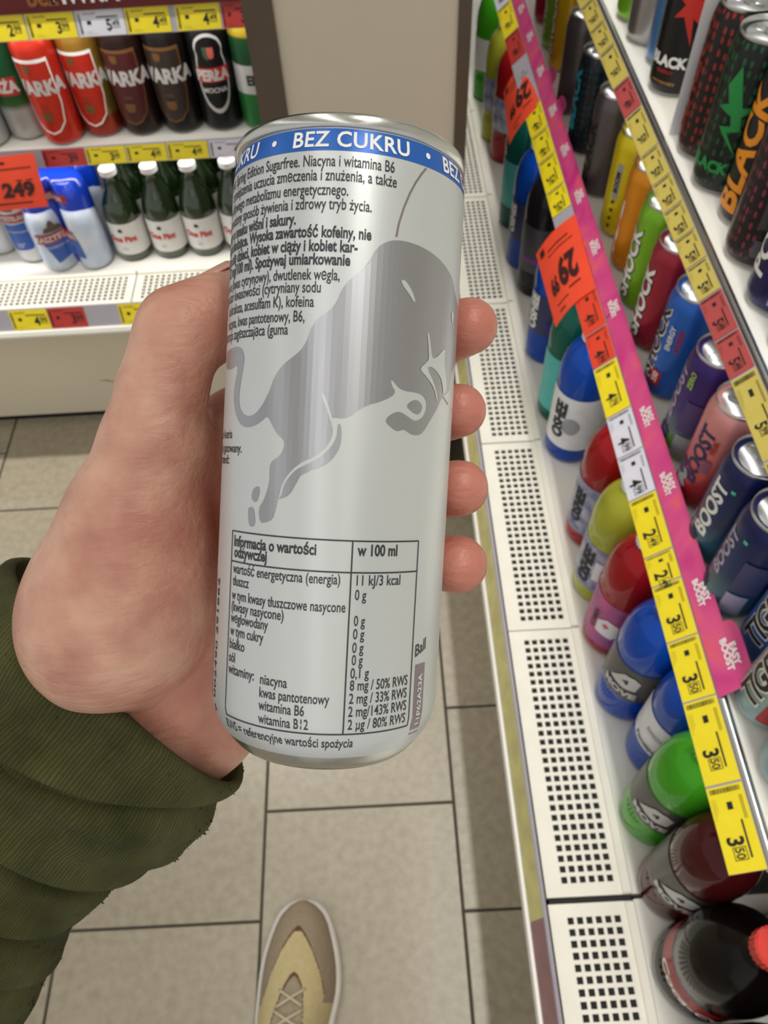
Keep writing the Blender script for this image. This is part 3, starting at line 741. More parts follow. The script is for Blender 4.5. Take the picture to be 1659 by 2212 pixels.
S3 = [
 ((1320, 36), lime, 'lime can cut by the top edge on the upper right shelf', [], RC, HC),
 ((1333, 82), P_('silver', rgb(168, 164, 166), .28, .85), 'plain silver can on the upper right shelf', [], RC, HC),
 ((1384, 118), P_('pale_blue', rgb(84, 130, 184)), 'pale blue can half hidden by the black star can', [], RC, HC),
 ((1388, 182), black, 'black can with red star and white BLACK lettering on the upper shelf', [('printed_emblem', pol(STAR, .004, .088, .034), 60, mat('star_red', rgb(196, 40, 30), .4)), ('lettering', txt('BLACK', .014, -.002, .036, .95, 0, .05), 48, w_ink), ('lettering', txt('ENERGY', .005, -.002, .026), 48, red_ink), ('lettering', txt('energetyzujący', .0045, -.002, .016), 48, gold_ink)], RC, HC),
 ((1434, 318), spr, 'black can with red speckles on the upper shelf', vtext('BLACK', .024, -.006, mat('ember_ink', rgb(140, 36, 26), .45), None, .06), RC, HC),
 ((1464, 392), spg, 'black can with green bolt and green speckles on the upper shelf', [('printed_emblem', pol(BOLT, -.001, .078, .036), 50, green_ink), ('lettering', txt('BLACK', .014, -.006, .028, .95, 0, .05), 42, green_ink)], RC, HC),
 ((1535, 440), black, 'black can with big orange BLACK lettering on the upper shelf', vtext('BLACK', .034, .004, orange_ink, None, .066), RC, HC),
 ((1535, 532), spp, 'black can with magenta speckles on the upper shelf', [('info_panel', rect(.014, .034, .040, .090), 20, mat('charcoal_ink', rgb(62, 58, 60), .6)), ('info_panel', rect(.016, .034, .014, .030), 20, mat('charcoal_ink2', rgb(84, 78, 82), .6))], RC, HC),
 ((1585, 628), P_('deep_navy', rgb(24, 20, 82)), 'deep navy can with large white lettering on the upper shelf', vtext('POWER', .026, -.002, w_ink, None, .075) + [('info_panel', rect(.016, .032, .012, .030), 12, lil_ink), ('printed_panel', rect(.016, .026, .06, .085), 0, red_ink)], RC, HC),
 ((1656, 722), P_('pale_blue', rgb(84, 130, 184)), 'pale blue can cut by the right edge beside the navy can', [], RC, HC),
]
it = [from_limb(*a[0], Z3, RC) + [RC] for a in S3]
relax(it, .001, 300, xmin=0.298)
pos3 = {}
for (lm, paint, lab, dec, r_, h_), (x, y, r) in zip(S3, it):
    can(x, y, Z3, RC, HC, 180, paint, lab, 'cans on the upper right shelf', dec, math.radians(-60) if 'bolt' in lab else random.uniform(0, 6.28)); pos3[lab] = (x, y)
# second row of cans on the upper shelf, seen between the front ones
for k, ((lm, paint, lab, dec, r_, h_), (x, y, r)) in enumerate(zip(S3, it)):
    if k in (3, 4, 5, 6, 7):
        can(x + .058, y + .006, Z3, RC, HC, 180, paint, lab.split(' on the')[0] + ', second row behind its match', 'second row of cans on the upper right shelf', [], 0.3 * k, parts=True)
# clear divider on the upper shelf
M_PLASTIC = mat('clear_divider', rgb(214, 214, 216), .15, 0, .02, 20)
rx, ry = [pos3[k] for k in pos3 if k.startswith('black can with red sp')][0]
yp = ry + RC + .0015
lo_, hi_ = 100.0, 600.0
for _ in range(40):
    md = (lo_ + hi_) / 2
    if atz(1445, md, Z3)[1] > yp: lo_ = md
    else: hi_ = md
xf = atz(1445, lo_, Z3)[0]
o = MB().bevbox(xf, xf + .22, yp, yp + .0014, Z3, Z3 + .128, .0004).build('shelf_divider', M_PLASTIC)
tag(o, 'thin pale plastic divider between the black star can and the red speckled can', 'divider')

# ---- bottles on the right-hand deck
def bottle_mat(n, c, trans=0.0): return mat('drink_' + n, c, .10, 0, .05, 20, spec=.25)
def bottle(x, y, z, R, Hb, face, prof, liquid, cap_m, caph, labels, lab, group, decos=(), cat='bottle', name='drink_bottle'):
    root = empty(name, (x, y, z)); tag(root, lab, cat, group)
    MB().lathe([(r * R, h * Hb) for r, h in prof], 36).build('bottle_body', liquid, root, auto=50)
    cr, c0, c1 = caph
    cp = MB(); n = 24
    ring = []
    for k in range(2 * n):
        a = math.pi * k / n; rr = R * cr * (1.0 if k % 2 else .955); ring.append((rr * math.cos(a), rr * math.sin(a)))
    cp.prism(ring, 'z', c0 * Hb, c1 * Hb - .001); cp.lathe([(R * cr * .95, c1 * Hb - .001), (R * cr * .86, c1 * Hb), (0, c1 * Hb)], 24)
    cp.build('cap', cap_m, root)
    lay = .0006
    for (z0, z1, m) in labels:
        # label sleeve follows the bottle profile
        pr = []
        for q in range(9):
            h = z0 + (z1 - z0) * q / 8
            for (r0, h0), (r1, h1) in zip(prof, prof[1:]):
                if h0 <= h <= h1 and h1 > h0:
                    pr.append(((r0 + (r1 - r0) * (h - h0) / (h1 - h0)) * R + lay, h * Hb)); break
        mb = MB(); mb.lathe(pr, 36); mb.f = mb.f[:-2]
        mb.build('label_sleeve', m, root, smooth=True); lay += .0004
    lay += .0003
    for (nm, geo, aoff, m) in decos:
        deco(root, R + lay, '', geo, math.radians(face + aoff), m, nm); lay += .0002
    return root
SPORT = [(.70, .0), (.90, .006), (.985, .03), (1.0, .06), (1.0, .22), (.97, .24), (1.0, .26), (1.0, .56), (.985, .58), (1.0, .61), (.995, .67), (.95, .735), (.84, .80), (.66, .855), (.46, .89), (.40, .905), (.40, .94)]
SCAP = (.46, .915, 1.0)
dk = mat('label_dark', rgb(52, 48, 46), .35); wl = mat('label_white', rgb(222, 222, 224), .4); lb_navy = mat('label_navy', rgb(34, 36, 84), .4); lb_teal = mat('label_teal', rgb(70, 176, 170), .4); lb_mix = mat('label_mixed', rgb(190, 190, 200), .4, 0, 0, 60, c2=rgb(70, 80, 140)); lb_viol = mat('label_violet', rgb(118, 50, 130), .4, 0, 0, 25, c2=rgb(196, 60, 120)); lb_grn = mat('label_green', rgb(80, 140, 40), .4)
capw = mat('cap_white', rgb(225, 225, 222), .4); capk = mat('cap_black', rgb(28, 28, 30), .4); capr = mat('cap_red', rgb(196, 44, 30), .35)
D_blue = bottle_mat('blue', rgb(12, 66, 160)); D_green = bottle_mat('green', rgb(62, 150, 26)); D_dred = bottle_mat('dark_red', rgb(66, 14, 16)); D_red = bottle_mat('red', rgb(146, 16, 22)); D_yel = bottle_mat('yellow', rgb(160, 162, 48)); D_teal = bottle_mat('teal', rgb(16, 88, 74)); D_black = bottle_mat('black', rgb(26, 24, 28)); D_cola = mat('drink_cola', rgb(12, 8, 7), .14, 0, .05, 20, spec=.2)
RB, HB = 0.0365, 0.238
def move4(off=50, x=0): return [('printed_emblem', pol([(-.016, -.004), (.0, .022), (.012, .024), (.02, .018), (.018, -.004), (.004, -.008)], x, .098), off, mat('label_silver', rgb(190, 188, 186), .35)), ('lettering', txt('4', .013, x + .004, .106, 1, 0, .06), off, k_ink), ('lettering', txt('MOVE', .017, x, .080, .95, 0, .05), off, mat('label_silver', rgb(190, 188, 186), .35))]
def oshee(off=40): return [('lettering', txt('OSHEE', .026, -.004, .088, .9, 90, .05), off, k_ink), ('printed_emblem', pol([(.013 * math.cos(t), .016 * math.sin(t)) for t in [k * .3491 for k in range(18)]], .016, .082), off, grey_ink)]
BT = [
 ((1020, 205), D_green, 'green bottle, farthest one along the fridge deck', [(.28, .55, wl)], [], capw),
 ((1037, 292), D_yel, 'yellow drink bottle with white label, far along the fridge deck', [(.28, .55, lb_mix)], [], capw),
 ((1058, 335), D_red, 'red drink bottle beside the far orange sheet', [(.28, .55, lb_mix)], [], capw),
 ((1077, 474), D_teal, 'teal bottle under the far orange sheet', [(.20, .56, lb_teal)], [], capk),
 ((1093, 560), D_blue, 'blue bottle with navy label beside the black bottle', [(.26, .56, lb_navy)], [('lettering', txt('OSHEE', .02, -.008, .1, .9, 90, .05), 30, w_ink)], capw),
 ((1114, 612), D_black, 'black drink bottle with violet stripe', [(.22, .58, mat('label_charcoal', rgb(60, 58, 64), .4)), (.30, .34, mat('label_purple', rgb(110, 40, 130), .4))], [], capk),
 ((1128, 752), D_blue, 'blue bottle with dark label behind the near orange sheet', [(.26, .56, lb_navy)], [('lettering', txt('OSHEE', .024, -.010, .1, .9, 90, .05), 35, w_ink), ('info_panel', rect(.014, .034, .07, .09), 35, mat('indigo_ink', rgb(36, 30, 110), .5))], capw),
 ((1155, 882), D_teal, 'teal bottle with turquoise label beside the white labelled blue bottle', [(.12, .56, lb_teal)], [], capk),
 ((1174, 948), D_blue, 'blue sports bottle with white label reading OSHEE', [(.14, .57, wl)], oshee(), capw),
 ((1220, 1130), D_red, 'red sports bottle behind the yellow one', [(.14, .56, lb_mix)], [('lettering', txt('OSHEE', .024, -.006, .085, .9, 90, .05), 30, k_ink)], capw),
 ((1223, 1243), D_yel, 'yellow green sports bottle with black and white label', [(.14, .52, lb_mix)], [('lettering', txt('OSHEE', .026, -.008, .078, .9, 90, .05), 35, k_ink), ('printed_panel', rect(.006, .022, .06, .1), 35, wl)], capw),
 ((1252, 1342), D_red, 'dark pink bottle with violet label and white heart panel', [(.10, .52, lb_viol)], [('printed_panel', pol([(-.015, -.014), (-.016, .01), (-.004, .022), (.010, .018), (.016, .0), (.008, -.016)], .004, .068), 45, wl), ('printed_emblem', pol([(-.005, 0), (0, .006), (.005, 0), (0, -.006)], .0, .075), 45, mat('heart_ink', rgb(220, 70, 100), .4)), ('lettering', txt('VITAMIN', .012, -.018, .072, .9, 90), 45, k_ink)], capw),
 ((1290, 1490), D_blue, 'blue sports bottle with dark 4MOVE label above the other blue one', [(.27, .57, dk)], move4(38), D_blue),
 ((1338, 1590), D_blue, 'blue sports bottle turned to its white barcode label', [(.27, .57, wl)], [('barcode', txt('IIIIIIIII', .011, .0, .108, 1, 0), 30, grey_ink), ('lettering', txt('Familijny', .010, -.004, .075, 1, 0, .03), 30, k_ink)], D_blue),
 ((1318, 1690), D_green, 'bright green sports bottle with dark 4MOVE label', [(.27, .57, dk)], move4(38), D_green),
 ((1388, 1832), D_dred, 'dark red sports bottle with black 4MOVE label under the rail end', [(.27, .57, dk)], move4(42), capk),
]
it = [from_limb(*a[0], ZD, RB) + [RB] for a in BT]
relax(it, .0005, 400, xmin=0.236)
for (lm, liq, lab, lbl, dec, cp), (x, y, r) in zip(BT, it):
    bottle(x, y, ZD, RB, HB, 180, SPORT, liq, cp, SCAP, lbl, lab, 'bottles on the right fridge deck', dec)
COLA = [(.62, .0), (.86, .004), (.97, .035), (1.0, .07), (1.0, .16), (.955, .19), (.955, .36), (1.0, .39), (1.0, .55), (.97, .62), (.86, .70), (.66, .79), (.42, .87), (.31, .91), (.30, .96)]
lb_cred = mat('label_cola_red', rgb(160, 34, 34), .35, 0, .1, 60)
RCB, HCB = .0450, .215
it = [from_limb(1416, 2062, ZD, RCB) + [RCB], from_limb(1440, 2215, ZD, RCB) + [RCB], from_limb(1475, 2400, ZD, RCB) + [RCB]]
relax(it, .001, 200, xmin=0.237)
it = it[:2] + [[it[0][0] + .092, it[0][1] + .004, RCB], [it[1][0] + .092, it[1][1] + .004, RCB]]
for (x, y, r), lab in zip(it, ['big dark cola bottle with red label and red cap, lower right', 'big dark cola bottle cut by the bottom edge', 'big dark cola bottle behind the red capped one, in the second row', 'big dark cola bottle in the second row at the lower right corner']):
    if 'out of frame' in lab: continue
    bottle(x, y, ZD, RCB, HCB, 180, COLA, D_cola, capr, (.36, .93, 1.0), [(.20, .36, lb_cred)], lab, 'cola bottles on the right fridge deck',
           [('lettering', txt('Coca-Cola', .022, 0, .060, .95, 0, .02, 'CENTER', .25), 45, w_ink), ('lettering', txt('Coca-Cola', .022, 0, .060, .95, 0, .02, 'CENTER', .25), 190, w_ink)])

# ------------------------------------------------------------------ beer on the left-hand fridge
RBC, HBC = .033, .168
wred = P_('warka_red', rgb(200, 48, 30)); wgold = grad('print_gold', [(0, rgb(150, 52, 36)), (.20, rgb(160, 60, 40)), (.24, rgb(150, 120, 56)), (1, rgb(180, 132, 50))], HBC, .28, .6)
dkbr = P_('dark_brown', rgb(44, 26, 24), .3, .4); lom = grad('print_green_silver', [(0, rgb(180, 184, 180)), (.30, rgb(176, 180, 176)), (.36, rgb(60, 100, 46)), (.44, rgb(26, 84, 46)), (1, rgb(22, 78, 46))], HBC)
emg = grad('print_green_white', [(0, rgb(34, 110, 50)), (.36, rgb(34, 110, 50)), (.37, rgb(196, 196, 196)), (.62, rgb(196, 196, 196)), (.63, rgb(24, 70, 40)), (.86, rgb(30, 80, 44)), (.88, rgb(196, 166, 40)), (1, rgb(200, 170, 40))], HBC)
bronze = mat('dull_bronze_ink', rgb(120, 84, 46), .4, .3); wgrey = mat('warm_grey_ink', rgb(196, 192, 188), .4)
def shield(w, h): return [(-w, h * .5), (w, h * .5), (w, -h * .1), (w * .8, -h * .38), (w * .4, -h * .5), (0, -h * .54), (-w * .4, -h * .5), (-w * .8, -h * .38), (-w, -h * .1)]
def ring_of(pts, t):
    # outline band of a closed shape, as quads
    cx_ = sum(p[0] for p in pts) / len(pts); cy_ = sum(p[1] for p in pts) / len(pts)
    inn = [(cx_ + (p[0] - cx_) * t, cy_ + (p[1] - cy_) * t) for p in pts]; n = len(pts)
    return pts + inn, [(i, (i + 1) % n, n + (i + 1) % n, n + i) for i in range(n)]
def warka(edge, fill, inner):
    sh = [(p[0], p[1] + .082) for p in shield(.031, .112)]
    v, f = ring_of(sh, .93)
    return [('printed_panel', poly2d(sh, .003), 0, fill), ('emblem_edge', tess(v, f, .003), 0, edge), ('lettering', txt('WARKA', .030, 0, .096, .86, 0, .05), 0, wgrey), ('printed_emblem', pol(shield(.006, .012), -.006, .124), 0, inner), ('lettering', txt('1478', .007, .0, .066, 1, 0, .02), 0, inner), ('printed_emblem', pol(shield(.008, .014), .0, .05), 0, inner)]
perla_out = smooth_poly([(-.024, .045), (-.020, .055), (-.016, .06), (-.006, .066), (.006, .066), (.016, .06), (.020, .055), (.024, .045), (.021, .036), (.025, .02), (.026, -.01), (.02, -.038), (.010, -.052), (0, -.056), (-.010, -.052), (-.02, -.038), (-.026, -.01), (-.025, .02), (-.021, .036)], 1)
perla_out = [(p[0], p[1] + .088) for p in perla_out]
pv, pf = ring_of(perla_out, .9)
BEER = [
 ((-35, 312), lom, 'green and silver beer can at the left edge of the beer shelf', [('printed_panel', rect(-.03, .03, .076, .104), 0, red_ink), ('lettering', txt('ŁOMŻA', .022, 0, .09, .85, 0, .05), 0, wgrey)]),
 ((18, 300), lom, 'green and silver beer can lettered ŁOMŻA beside the red can', [('printed_panel', rect(-.03, .03, .076, .104), -10, red_ink), ('lettering', txt('ŁOMŻA', .024, -.006, .09, .85, 0, .05), -6, wgrey)]),
 ((103, 302), wred, 'bright red WARKA beer can', warka(w_ink, wred, bronze)),
 ((195, 288), wgold, 'gold and red WARKA beer can', warka(w_ink, wred, bronze)),
 ((272, 280), dkbr, 'dark brown WARKA can with red shield, left of its black twin', warka(bronze, mat('maroon_ink', rgb(74, 20, 24), .4), bronze)),
 ((348, 276), P_('dark_black', rgb(34, 29, 27), .3, .4), 'black WARKA can with gold edged shield', warka(bronze, mat('umber_ink', rgb(48, 36, 30), .4), bronze)),
 ((442, 270), black, 'black PERŁA beer can with white edged oval emblem', [('printed_panel', poly2d(perla_out, .003), 0, black), ('emblem_edge', tess(pv, pf, .003), 0, wgrey), ('printed_panel', rect(-.0265, .0265, .082, .104), 0, mat('perla_red', rgb(186, 36, 34), .4)), ('lettering', txt('PERŁA', .0225, 0, .093, .86, 0, .05), 0, wgrey), ('lettering', txt('MOCNA', .0105, 0, .070, 1.0, 0, .03), 0, wgrey), ('printed_emblem', pol(shield(.006, .018), -.003, .126), 0, mat('shield_green', rgb(60, 84, 56), .4)), ('printed_emblem', pol(shield(.005, .016), .003, .126), 0, mat('shield_rose', rgb(196, 90, 84), .4))]),
 ((520, 268), emg, 'green beer can with gold top beside the brown post', [('lettering', txt('EM', .020, .004, .083, .9, 0, .05), 0, k_ink)]),
]
it = [from_limb(*a[0], ZL1, RBC) + [RBC] for a in BEER]
ym = sum(a[1] for a in it) / len(it)
for a in it: a[1] = max(1.285, min(1.30, a[1]))
relax(it, .001, 200)
for (lm, paint, lab, dec), (x, y, r) in zip(BEER, it):
    can(x, y, ZL1, RBC, HBC, 276 if 'PERŁA' in lab else 262, paint, lab, 'beer cans on the left shelf', dec, random.uniform(0, 6.28), name='beer_can')
for (lm, paint, lab, dec), (x, y, r) in zip(BEER, it):
    can(x + .006, y + .069, ZL1, RBC, HBC, 262, paint, lab.split(' beside')[0].split(', left')[0].split(' at the')[0] + (', leftmost,' if 'left edge' in lab else '') + ' second row behind its match', 'second row of beer cans on the left shelf', [], 1.0, name='beer_can')

# white and blue beer cans on the deck
kas = grad('print_white_blue', [(0, rgb(206, 210, 214)), (1, rgb(214, 214, 212))], HBC, .35, .2)
kblue = mat('kas_blue', rgb(36, 84, 168), .4); kred = mat('kas_red', rgb(160, 40, 44), .4); kbrown = mat('kas_brown', rgb(84, 70, 58), .5)
def kasz(): return [('printed_panel', pol([(-.022, .0), (.022, .004), (.022, -.044), (.018, -.050), (-.018, -.054), (-.022, -.048)], 0, .083), 0, kblue), ('printed_panel', pol([(-.026, -.008), (.026, -.004), (.026, .014), (-.026, .010)], 0, .094), 0, kred), ('lettering', txt('KASZTELAN', .0125, 0, .0975, .84, 2, .04), 0, wgrey), ('lettering', txt('NIEPASTERYZOWANE', .0052, 0, .070, .9, 2), 0, wgrey), ('lettering', txt('10°', .013, 0, .042, 1, 2, .02), 0, wgrey), ('printed_emblem', pol([(-.013, 0), (-.010, .008), (-.004, .010), (-.003, .020), (.0, .026), (.003, .020), (.004, .012), (.011, .008), (.013, 0)], 0, .112), 0, kbrown)]
for (lm, lab) in (((45, 560), 'white and blue KASZTELAN can standing left of the white multipack'), ((-28, 545), 'white and blue KASZTELAN can cut by the left edge')):
    x, y = from_limb(*lm, ZD, RBC); y = max(y, 1.247)
    can(x, y, ZD, RBC, HBC, 262, kas, lab, 'white and blue cans on the left deck', kasz(), 2.0, name='beer_can')
# shrink-wrapped packs
def pack(cx_, cy_, z, nx, ny, r, hgt, m, name, label):
    pts = []
    N = 72; w, d = (nx - 1) * 2 * r, (ny - 1) * 2 * r
    cs = [(cx_ + (i - (nx - 1) / 2) * 2 * r, cy_ + (j - (ny - 1) / 2) * 2 * r) for i in range(nx) for j in range(ny)]
    for k in range(N):
        a = 2 * math.pi * k / N; dx, dy = math.cos(a), math.sin(a); best = 0
        for (qx, qy) in cs:
            ox, oy = qx - cx_, qy - cy_; b_ = dx * ox + dy * oy; dd = b_ * b_ - (ox * ox + oy * oy - r * r)
            if dd >= 0: best = max(best, b_ + math.sqrt(dd))
        pts.append((dx * best, dy * best))
    sm = pts
    for _ in range(2): sm = [((sm[i - 1][0] + sm[i][0] * 2 + sm[(i + 1) % N][0]) / 4, (sm[i - 1][1] + sm[i][1] * 2 + sm[(i + 1) % N][1]) / 4) for i in range(N)]
    prof = [(.80, 0), (.96, .004), (1, .014), (1, hgt - .03), (.97, hgt - .016), (.88, hgt - .004), (.70, hgt)]
    root = empty(name, (cx_, cy_, z)); tag(root, label, 'multipack')
    v = [(p[0] * s_, p[1] * s_, h) for s_, h in prof for p in sm]; f = []
    for i in range(len(prof) - 1):
        for k in range(N): f.append((i * N + k, i * N + (k + 1) % N, (i + 1) * N + (k + 1) % N, (i + 1) * N + k))
    f.append(list(range(N))[::-1]); f.append([(len(prof) - 1) * N + k for k in range(N)])
    me = mesh('film_wrap', v, f, True); me.set_sharp_from_angle(angle=math.radians(50)); obj('film_wrap', me, m, root)
    return root
M_FILMW = mat('film_white_blue', rgb(206, 212, 220), .22, 0, 0, 26, c2=rgb(178, 194, 222), coat=.5, bump=.25, bscale=60)
M_FILMB = mat('film_blue', rgb(14, 60, 190), .2, 0, .1, 20, coat=.5, bump=.2, bscale=50)
pk = atz(168, 585, ZD); pkx = pk[0]
root = pack(pkx, 1.247 + .033, ZD, 2, 2, RBC, .122, M_FILMW, 'beer_multipack', 'white and blue shrink wrapped KASZTELAN multipack beside the green bottles')
def flat(body_geo, nm, m, z=0, r=RBC):
    v, f = body_geo
    fy = lambda x: -(r + math.sqrt(max(r * r - (abs(x) - r) ** 2, (.45 * r) ** 2))) - .0009 - z
    obj(nm, mesh(nm, [(p[0], fy(p[0]), p[1]) for p in v], [tuple(q) for q in f]), m, root)
xo = -.014
flat(pol([(-.030, .0), (.032, .002), (.036, -.036), (.018, -.032), (.0, -.036), (-.016, -.042), (-.022, -.02)], xo + .006, .064), 'printed_panel', kblue)
flat(pol([(-.036, -.009), (.036, -.006), (.034, .012), (-.036, .010), (-.032, .001)], xo, .072), 'printed_panel', kred, .0003)
flat(txt('KASZTELAN', .0150, xo, .0735, .86, 1, .04), 'lettering', wgrey, .0006)
flat(txt('NIEPASTERYZOWANE', .006, xo, .056, .9, 1), 'lettering', wgrey, .0004)
flat(pol([(-.016, 0), (-.012, .008), (-.005, .010), (-.004, .016), (.0, .022), (.004, .018), (.006, .010), (.014, .007), (.017, 0)], xo, .086), 'printed_emblem', kbrown, .0003)
# blue printed film over the top of the pack
sub = pack(pkx, 1.247 + .040, ZD, 2, 2, RBC * .955, .168, M_FILMB, 'film_top', '')
for ch in list(sub.children):
    ch.parent = root; ch.name = 'film_top'; ch.location = (0, .007, .0)
bpy.data.objects.remove(sub)
v, f = rect(-.045, .035, .142, .158); r9 = RBC * .955
def flat2(geo, nm, m, z):
    v, f = geo
    fy = lambda x: .007 - (r9 + math.sqrt(max(r9 * r9 - (abs(x) - r9) ** 2, (.45 * r9) ** 2))) * .975 - .0009 - z
    obj(nm, mesh(nm, [(p[0], fy(p[0]), p[1]) for p in v], [tuple(q) for q in f]), m, root)
flat2(rect(-.050, .030, .134, .150), 'printed_panel', kred, 0); flat2(txt('KASZTELAN', .013, -.010, .142, .86, 0, .04), 'lettering', wgrey, .0004)
root = pack(pkx - .225, 1.247 + .045, ZD, 1, 2, RBC, .12, M_FILMB, 'beer_multipack', 'dark blue wrapped pack cut by the left edge of the deck')

# green beer bottles
BEERB = [(.70, 0), (.95, .01), (1, .035), (1, .50), (.985, .55), (.90, .63), (.70, .72), (.50, .79), (.42, .85), (.40, .92), (.43, .93), (.43, .955), (.38, .96)]
D_glass = mat('green_glass', rgb(20, 34, 16), .06, 0, .1, 20, coat=1.0, c2=rgb(32, 52, 20))
lb_pint = mat('label_paper', rgb(222, 220, 216), .45, 0, .03, 40); capw2 = mat('crown_cap', rgb(236, 230, 228), .35)
ROW = [(258, 553), (338, 546), (414, 540), (492, 533)]
names = ['first', 'second', 'third', 'fourth']
RBO, HBO = .0325, .172
it = [from_limb(*p, ZD, RBO) + [RBO] for p in ROW]
for a in it: a[1] = max(a[1], 1.246)
relax(it, .001, 100)
for rw in range(3):
    for k, (x, y, r) in enumerate(it):
        where = ['front row', 'middle row', 'back row'][rw]
        dec = [('lettering', txt('One Pint', .0155, 0, .050, .92, 0, .05), 0, mat('pint_red', rgb(196, 50, 44), .45)), ('printed_emblem', pol([(-.005, 0), (-.003, .004), (0, .006), (.003, .004), (.005, 0), (0, -.002)], 0, .066), 0, k_ink), ('lettering', txt('1931', .006, 0, .030), 0, grey_ink)] if rw == 0 else []
        b = bottle(x + .002 * rw, y + .0675 * rw, ZD, RBO, HBO, 262, BEERB, D_glass, capw2, (.46, .935, 1.0), [(.10, .47, lb_pint)],
               f'green beer bottle with white cap, {names[k]} from the left in the {where}', 'green beer bottles', dec, name='beer_bottle')
        if rw == 0:
            v, f, w_ = text2d('ONE PINT', .005, .8, .03, 'CENTER')
            obj('cap_print', mesh('cap_print', [(p[0], p[1] - .0015, HBO + .0004) for p in v], f), mat('pint_red', rgb(196, 50, 44), .45), b)

# ------------------------------------------------------------------ the held can
HB0 = np.array([-0.014784600822110814, 0.054660339456413444, 0.18845722582674268])     # foot centre, camera coords
HAX = np.array([0.0532239402685667, -0.9968543540179144, -0.05872485894248363])        # up along the can
HEX = np.array([1.0, 0, 0]) - HAX * HAX[0]; HEX /= np.linalg.norm(HEX)
HAW = np.cross(HEX, HAX)
if HAW[2] < 0: HAW = -HAW                                                              # away from the camera
HR = 0.0266
def can_uv(px, py):
    """where a print detail sits on the can wall: (arc length, height)"""
    d = np.array([(px - CX) / F, (py - CY) / F, 1.0])
    dp = d - HAX * (d @ HAX); bp = HB0 - HAX * (HB0 @ HAX)
    A = dp @ dp; b = -2 * dp @ bp; c = bp @ bp - HR ** 2; D = max(b * b - 4 * A * c, 0)
    t = (-b - math.sqrt(D)) / (2 * A); P = t * d - HB0; s_ = P @ HAX; r = P - HAX * s_
    return math.atan2(r @ HEX, -(r @ HAW)) * HR, s_
held = empty('beverage_can')
tag(held, 'silver white slim drink can with leaping bull held in the hand', 'can')
mw = Matrix.Identity(4)
for k, vec in enumerate((HEX, HAW, HAX)):
    wv = c2wv(vec)
    for i in range(3): mw[i][k] = wv[i]
mw.translation = Vector(tuple(c2w(HB0))); held.matrix_world = mw
HPROF = [(.885 * HR, .0040), (.935 * HR, .0058), (.975 * HR, .0082), (HR, .0118), (HR, .1262), (.994 * HR, .1290), (.972 * HR, .1322), (.955 * HR, .1334)]
def hrad(s_):
    p = HPROF
    if s_ <= p[0][1]: return p[0][0]
    for (r0, h0), (r1, h1) in zip(p, p[1:]):
        if h0 <= s_ <= h1: return r0 + (r1 - r0) * (s_ - h0) / (h1 - h0)
    return p[-1][0]
def brushed(name, c, rough, metal, var=.05):
    m = bpy.data.materials.new(name); m.use_nodes = True
    nt = m.node_tree; b = nt.nodes['Principled BSDF']
    tc = nt.nodes.new('ShaderNodeTexCoord'); mp = nt.nodes.new('ShaderNodeMapping'); mp.inputs['Scale'].default_value = (900, 900, 60)
    nt.links.new(tc.outputs['Object'], mp.inputs['Vector'])
    n = nt.nodes.new('ShaderNodeTexNoise'); n.inputs['Scale'].default_value = 1.0; n.inputs['Detail'].default_value = 2; nt.links.new(mp.outputs['Vector'], n.inputs['Vector'])
    mr = nt.nodes.new('ShaderNodeMapRange'); mr.inputs['To Min'].default_value = rough - var; mr.inputs['To Max'].default_value = rough + var
    nt.links.new(n.outputs['Fac'], mr.inputs['Value']); nt.links.new(mr.outputs['Result'], b.inputs['Roughness'])
    bp = nt.nodes.new('ShaderNodeBump'); bp.inputs['Strength'].default_value = .03; bp.inputs['Distance'].default_value = .0002
    nt.links.new(n.outputs['Fac'], bp.inputs['Height']); nt.links.new(bp.outputs['Normal'], b.inputs['Normal'])
    b.inputs['Base Color'].default_value = (*c, 1); b.inputs['Metallic'].default_value = metal
    return m
M_PEARL = brushed('pearl_lacquer', rgb(204, 208, 207), .38, .45, .03)
M_BULL = brushed('bare_silver', rgb(176, 177, 182), .34, 1.0, .03)
M_HSIL = brushed('rim_silver', rgb(206, 207, 202), .25, 1.0)
M_HBLUE = brushed('blue_lacquer', rgb(36, 98, 184), .34, .25)
M_HWHITE = mat('can_white_print', rgb(228, 232, 232), .36, .3, .01)
M_HGREY = mat('can_grey_print', rgb(64, 64, 70), .4, .4, .02)
M_HMID = mat('can_mid_print', rgb(142, 130, 136), .35, .5, .02)
MB().lathe(HPROF, 96).build('body', M_PEARL, held, auto=40)
MB().lathe([(.45 * HR, .0068), (.64 * HR, .0026), (.70 * HR, .0000), (.745 * HR, .0000), (.80 * HR, .0012), (.845 * HR, .0026), (.886 * HR, .0041)], 96).build('base_ring', M_HSIL, held, auto=60)
lid = MB().lathe([(.953 * HR, .1332), (.975 * HR, .1336), (.990 * HR, .1343), (.990 * HR, .1354), (.972 * HR, .1361), (.948 * HR, .1361), (.925 * HR, .1352), (.915 * HR, .1300), (.80 * HR, .1298), (.76 * HR, .1308), (0, .1308)], 96).build('lid', M_HSIL, held, auto=60)
pts = [(.004 + .0095 * math.cos(a), .0062 * math.sin(a)) for a in [2 * math.pi * k / 20 for k in range(20)]]
MB().prism(pts, 'z', .1312, .1322).build('pull_tab', M_HSIL, lid)

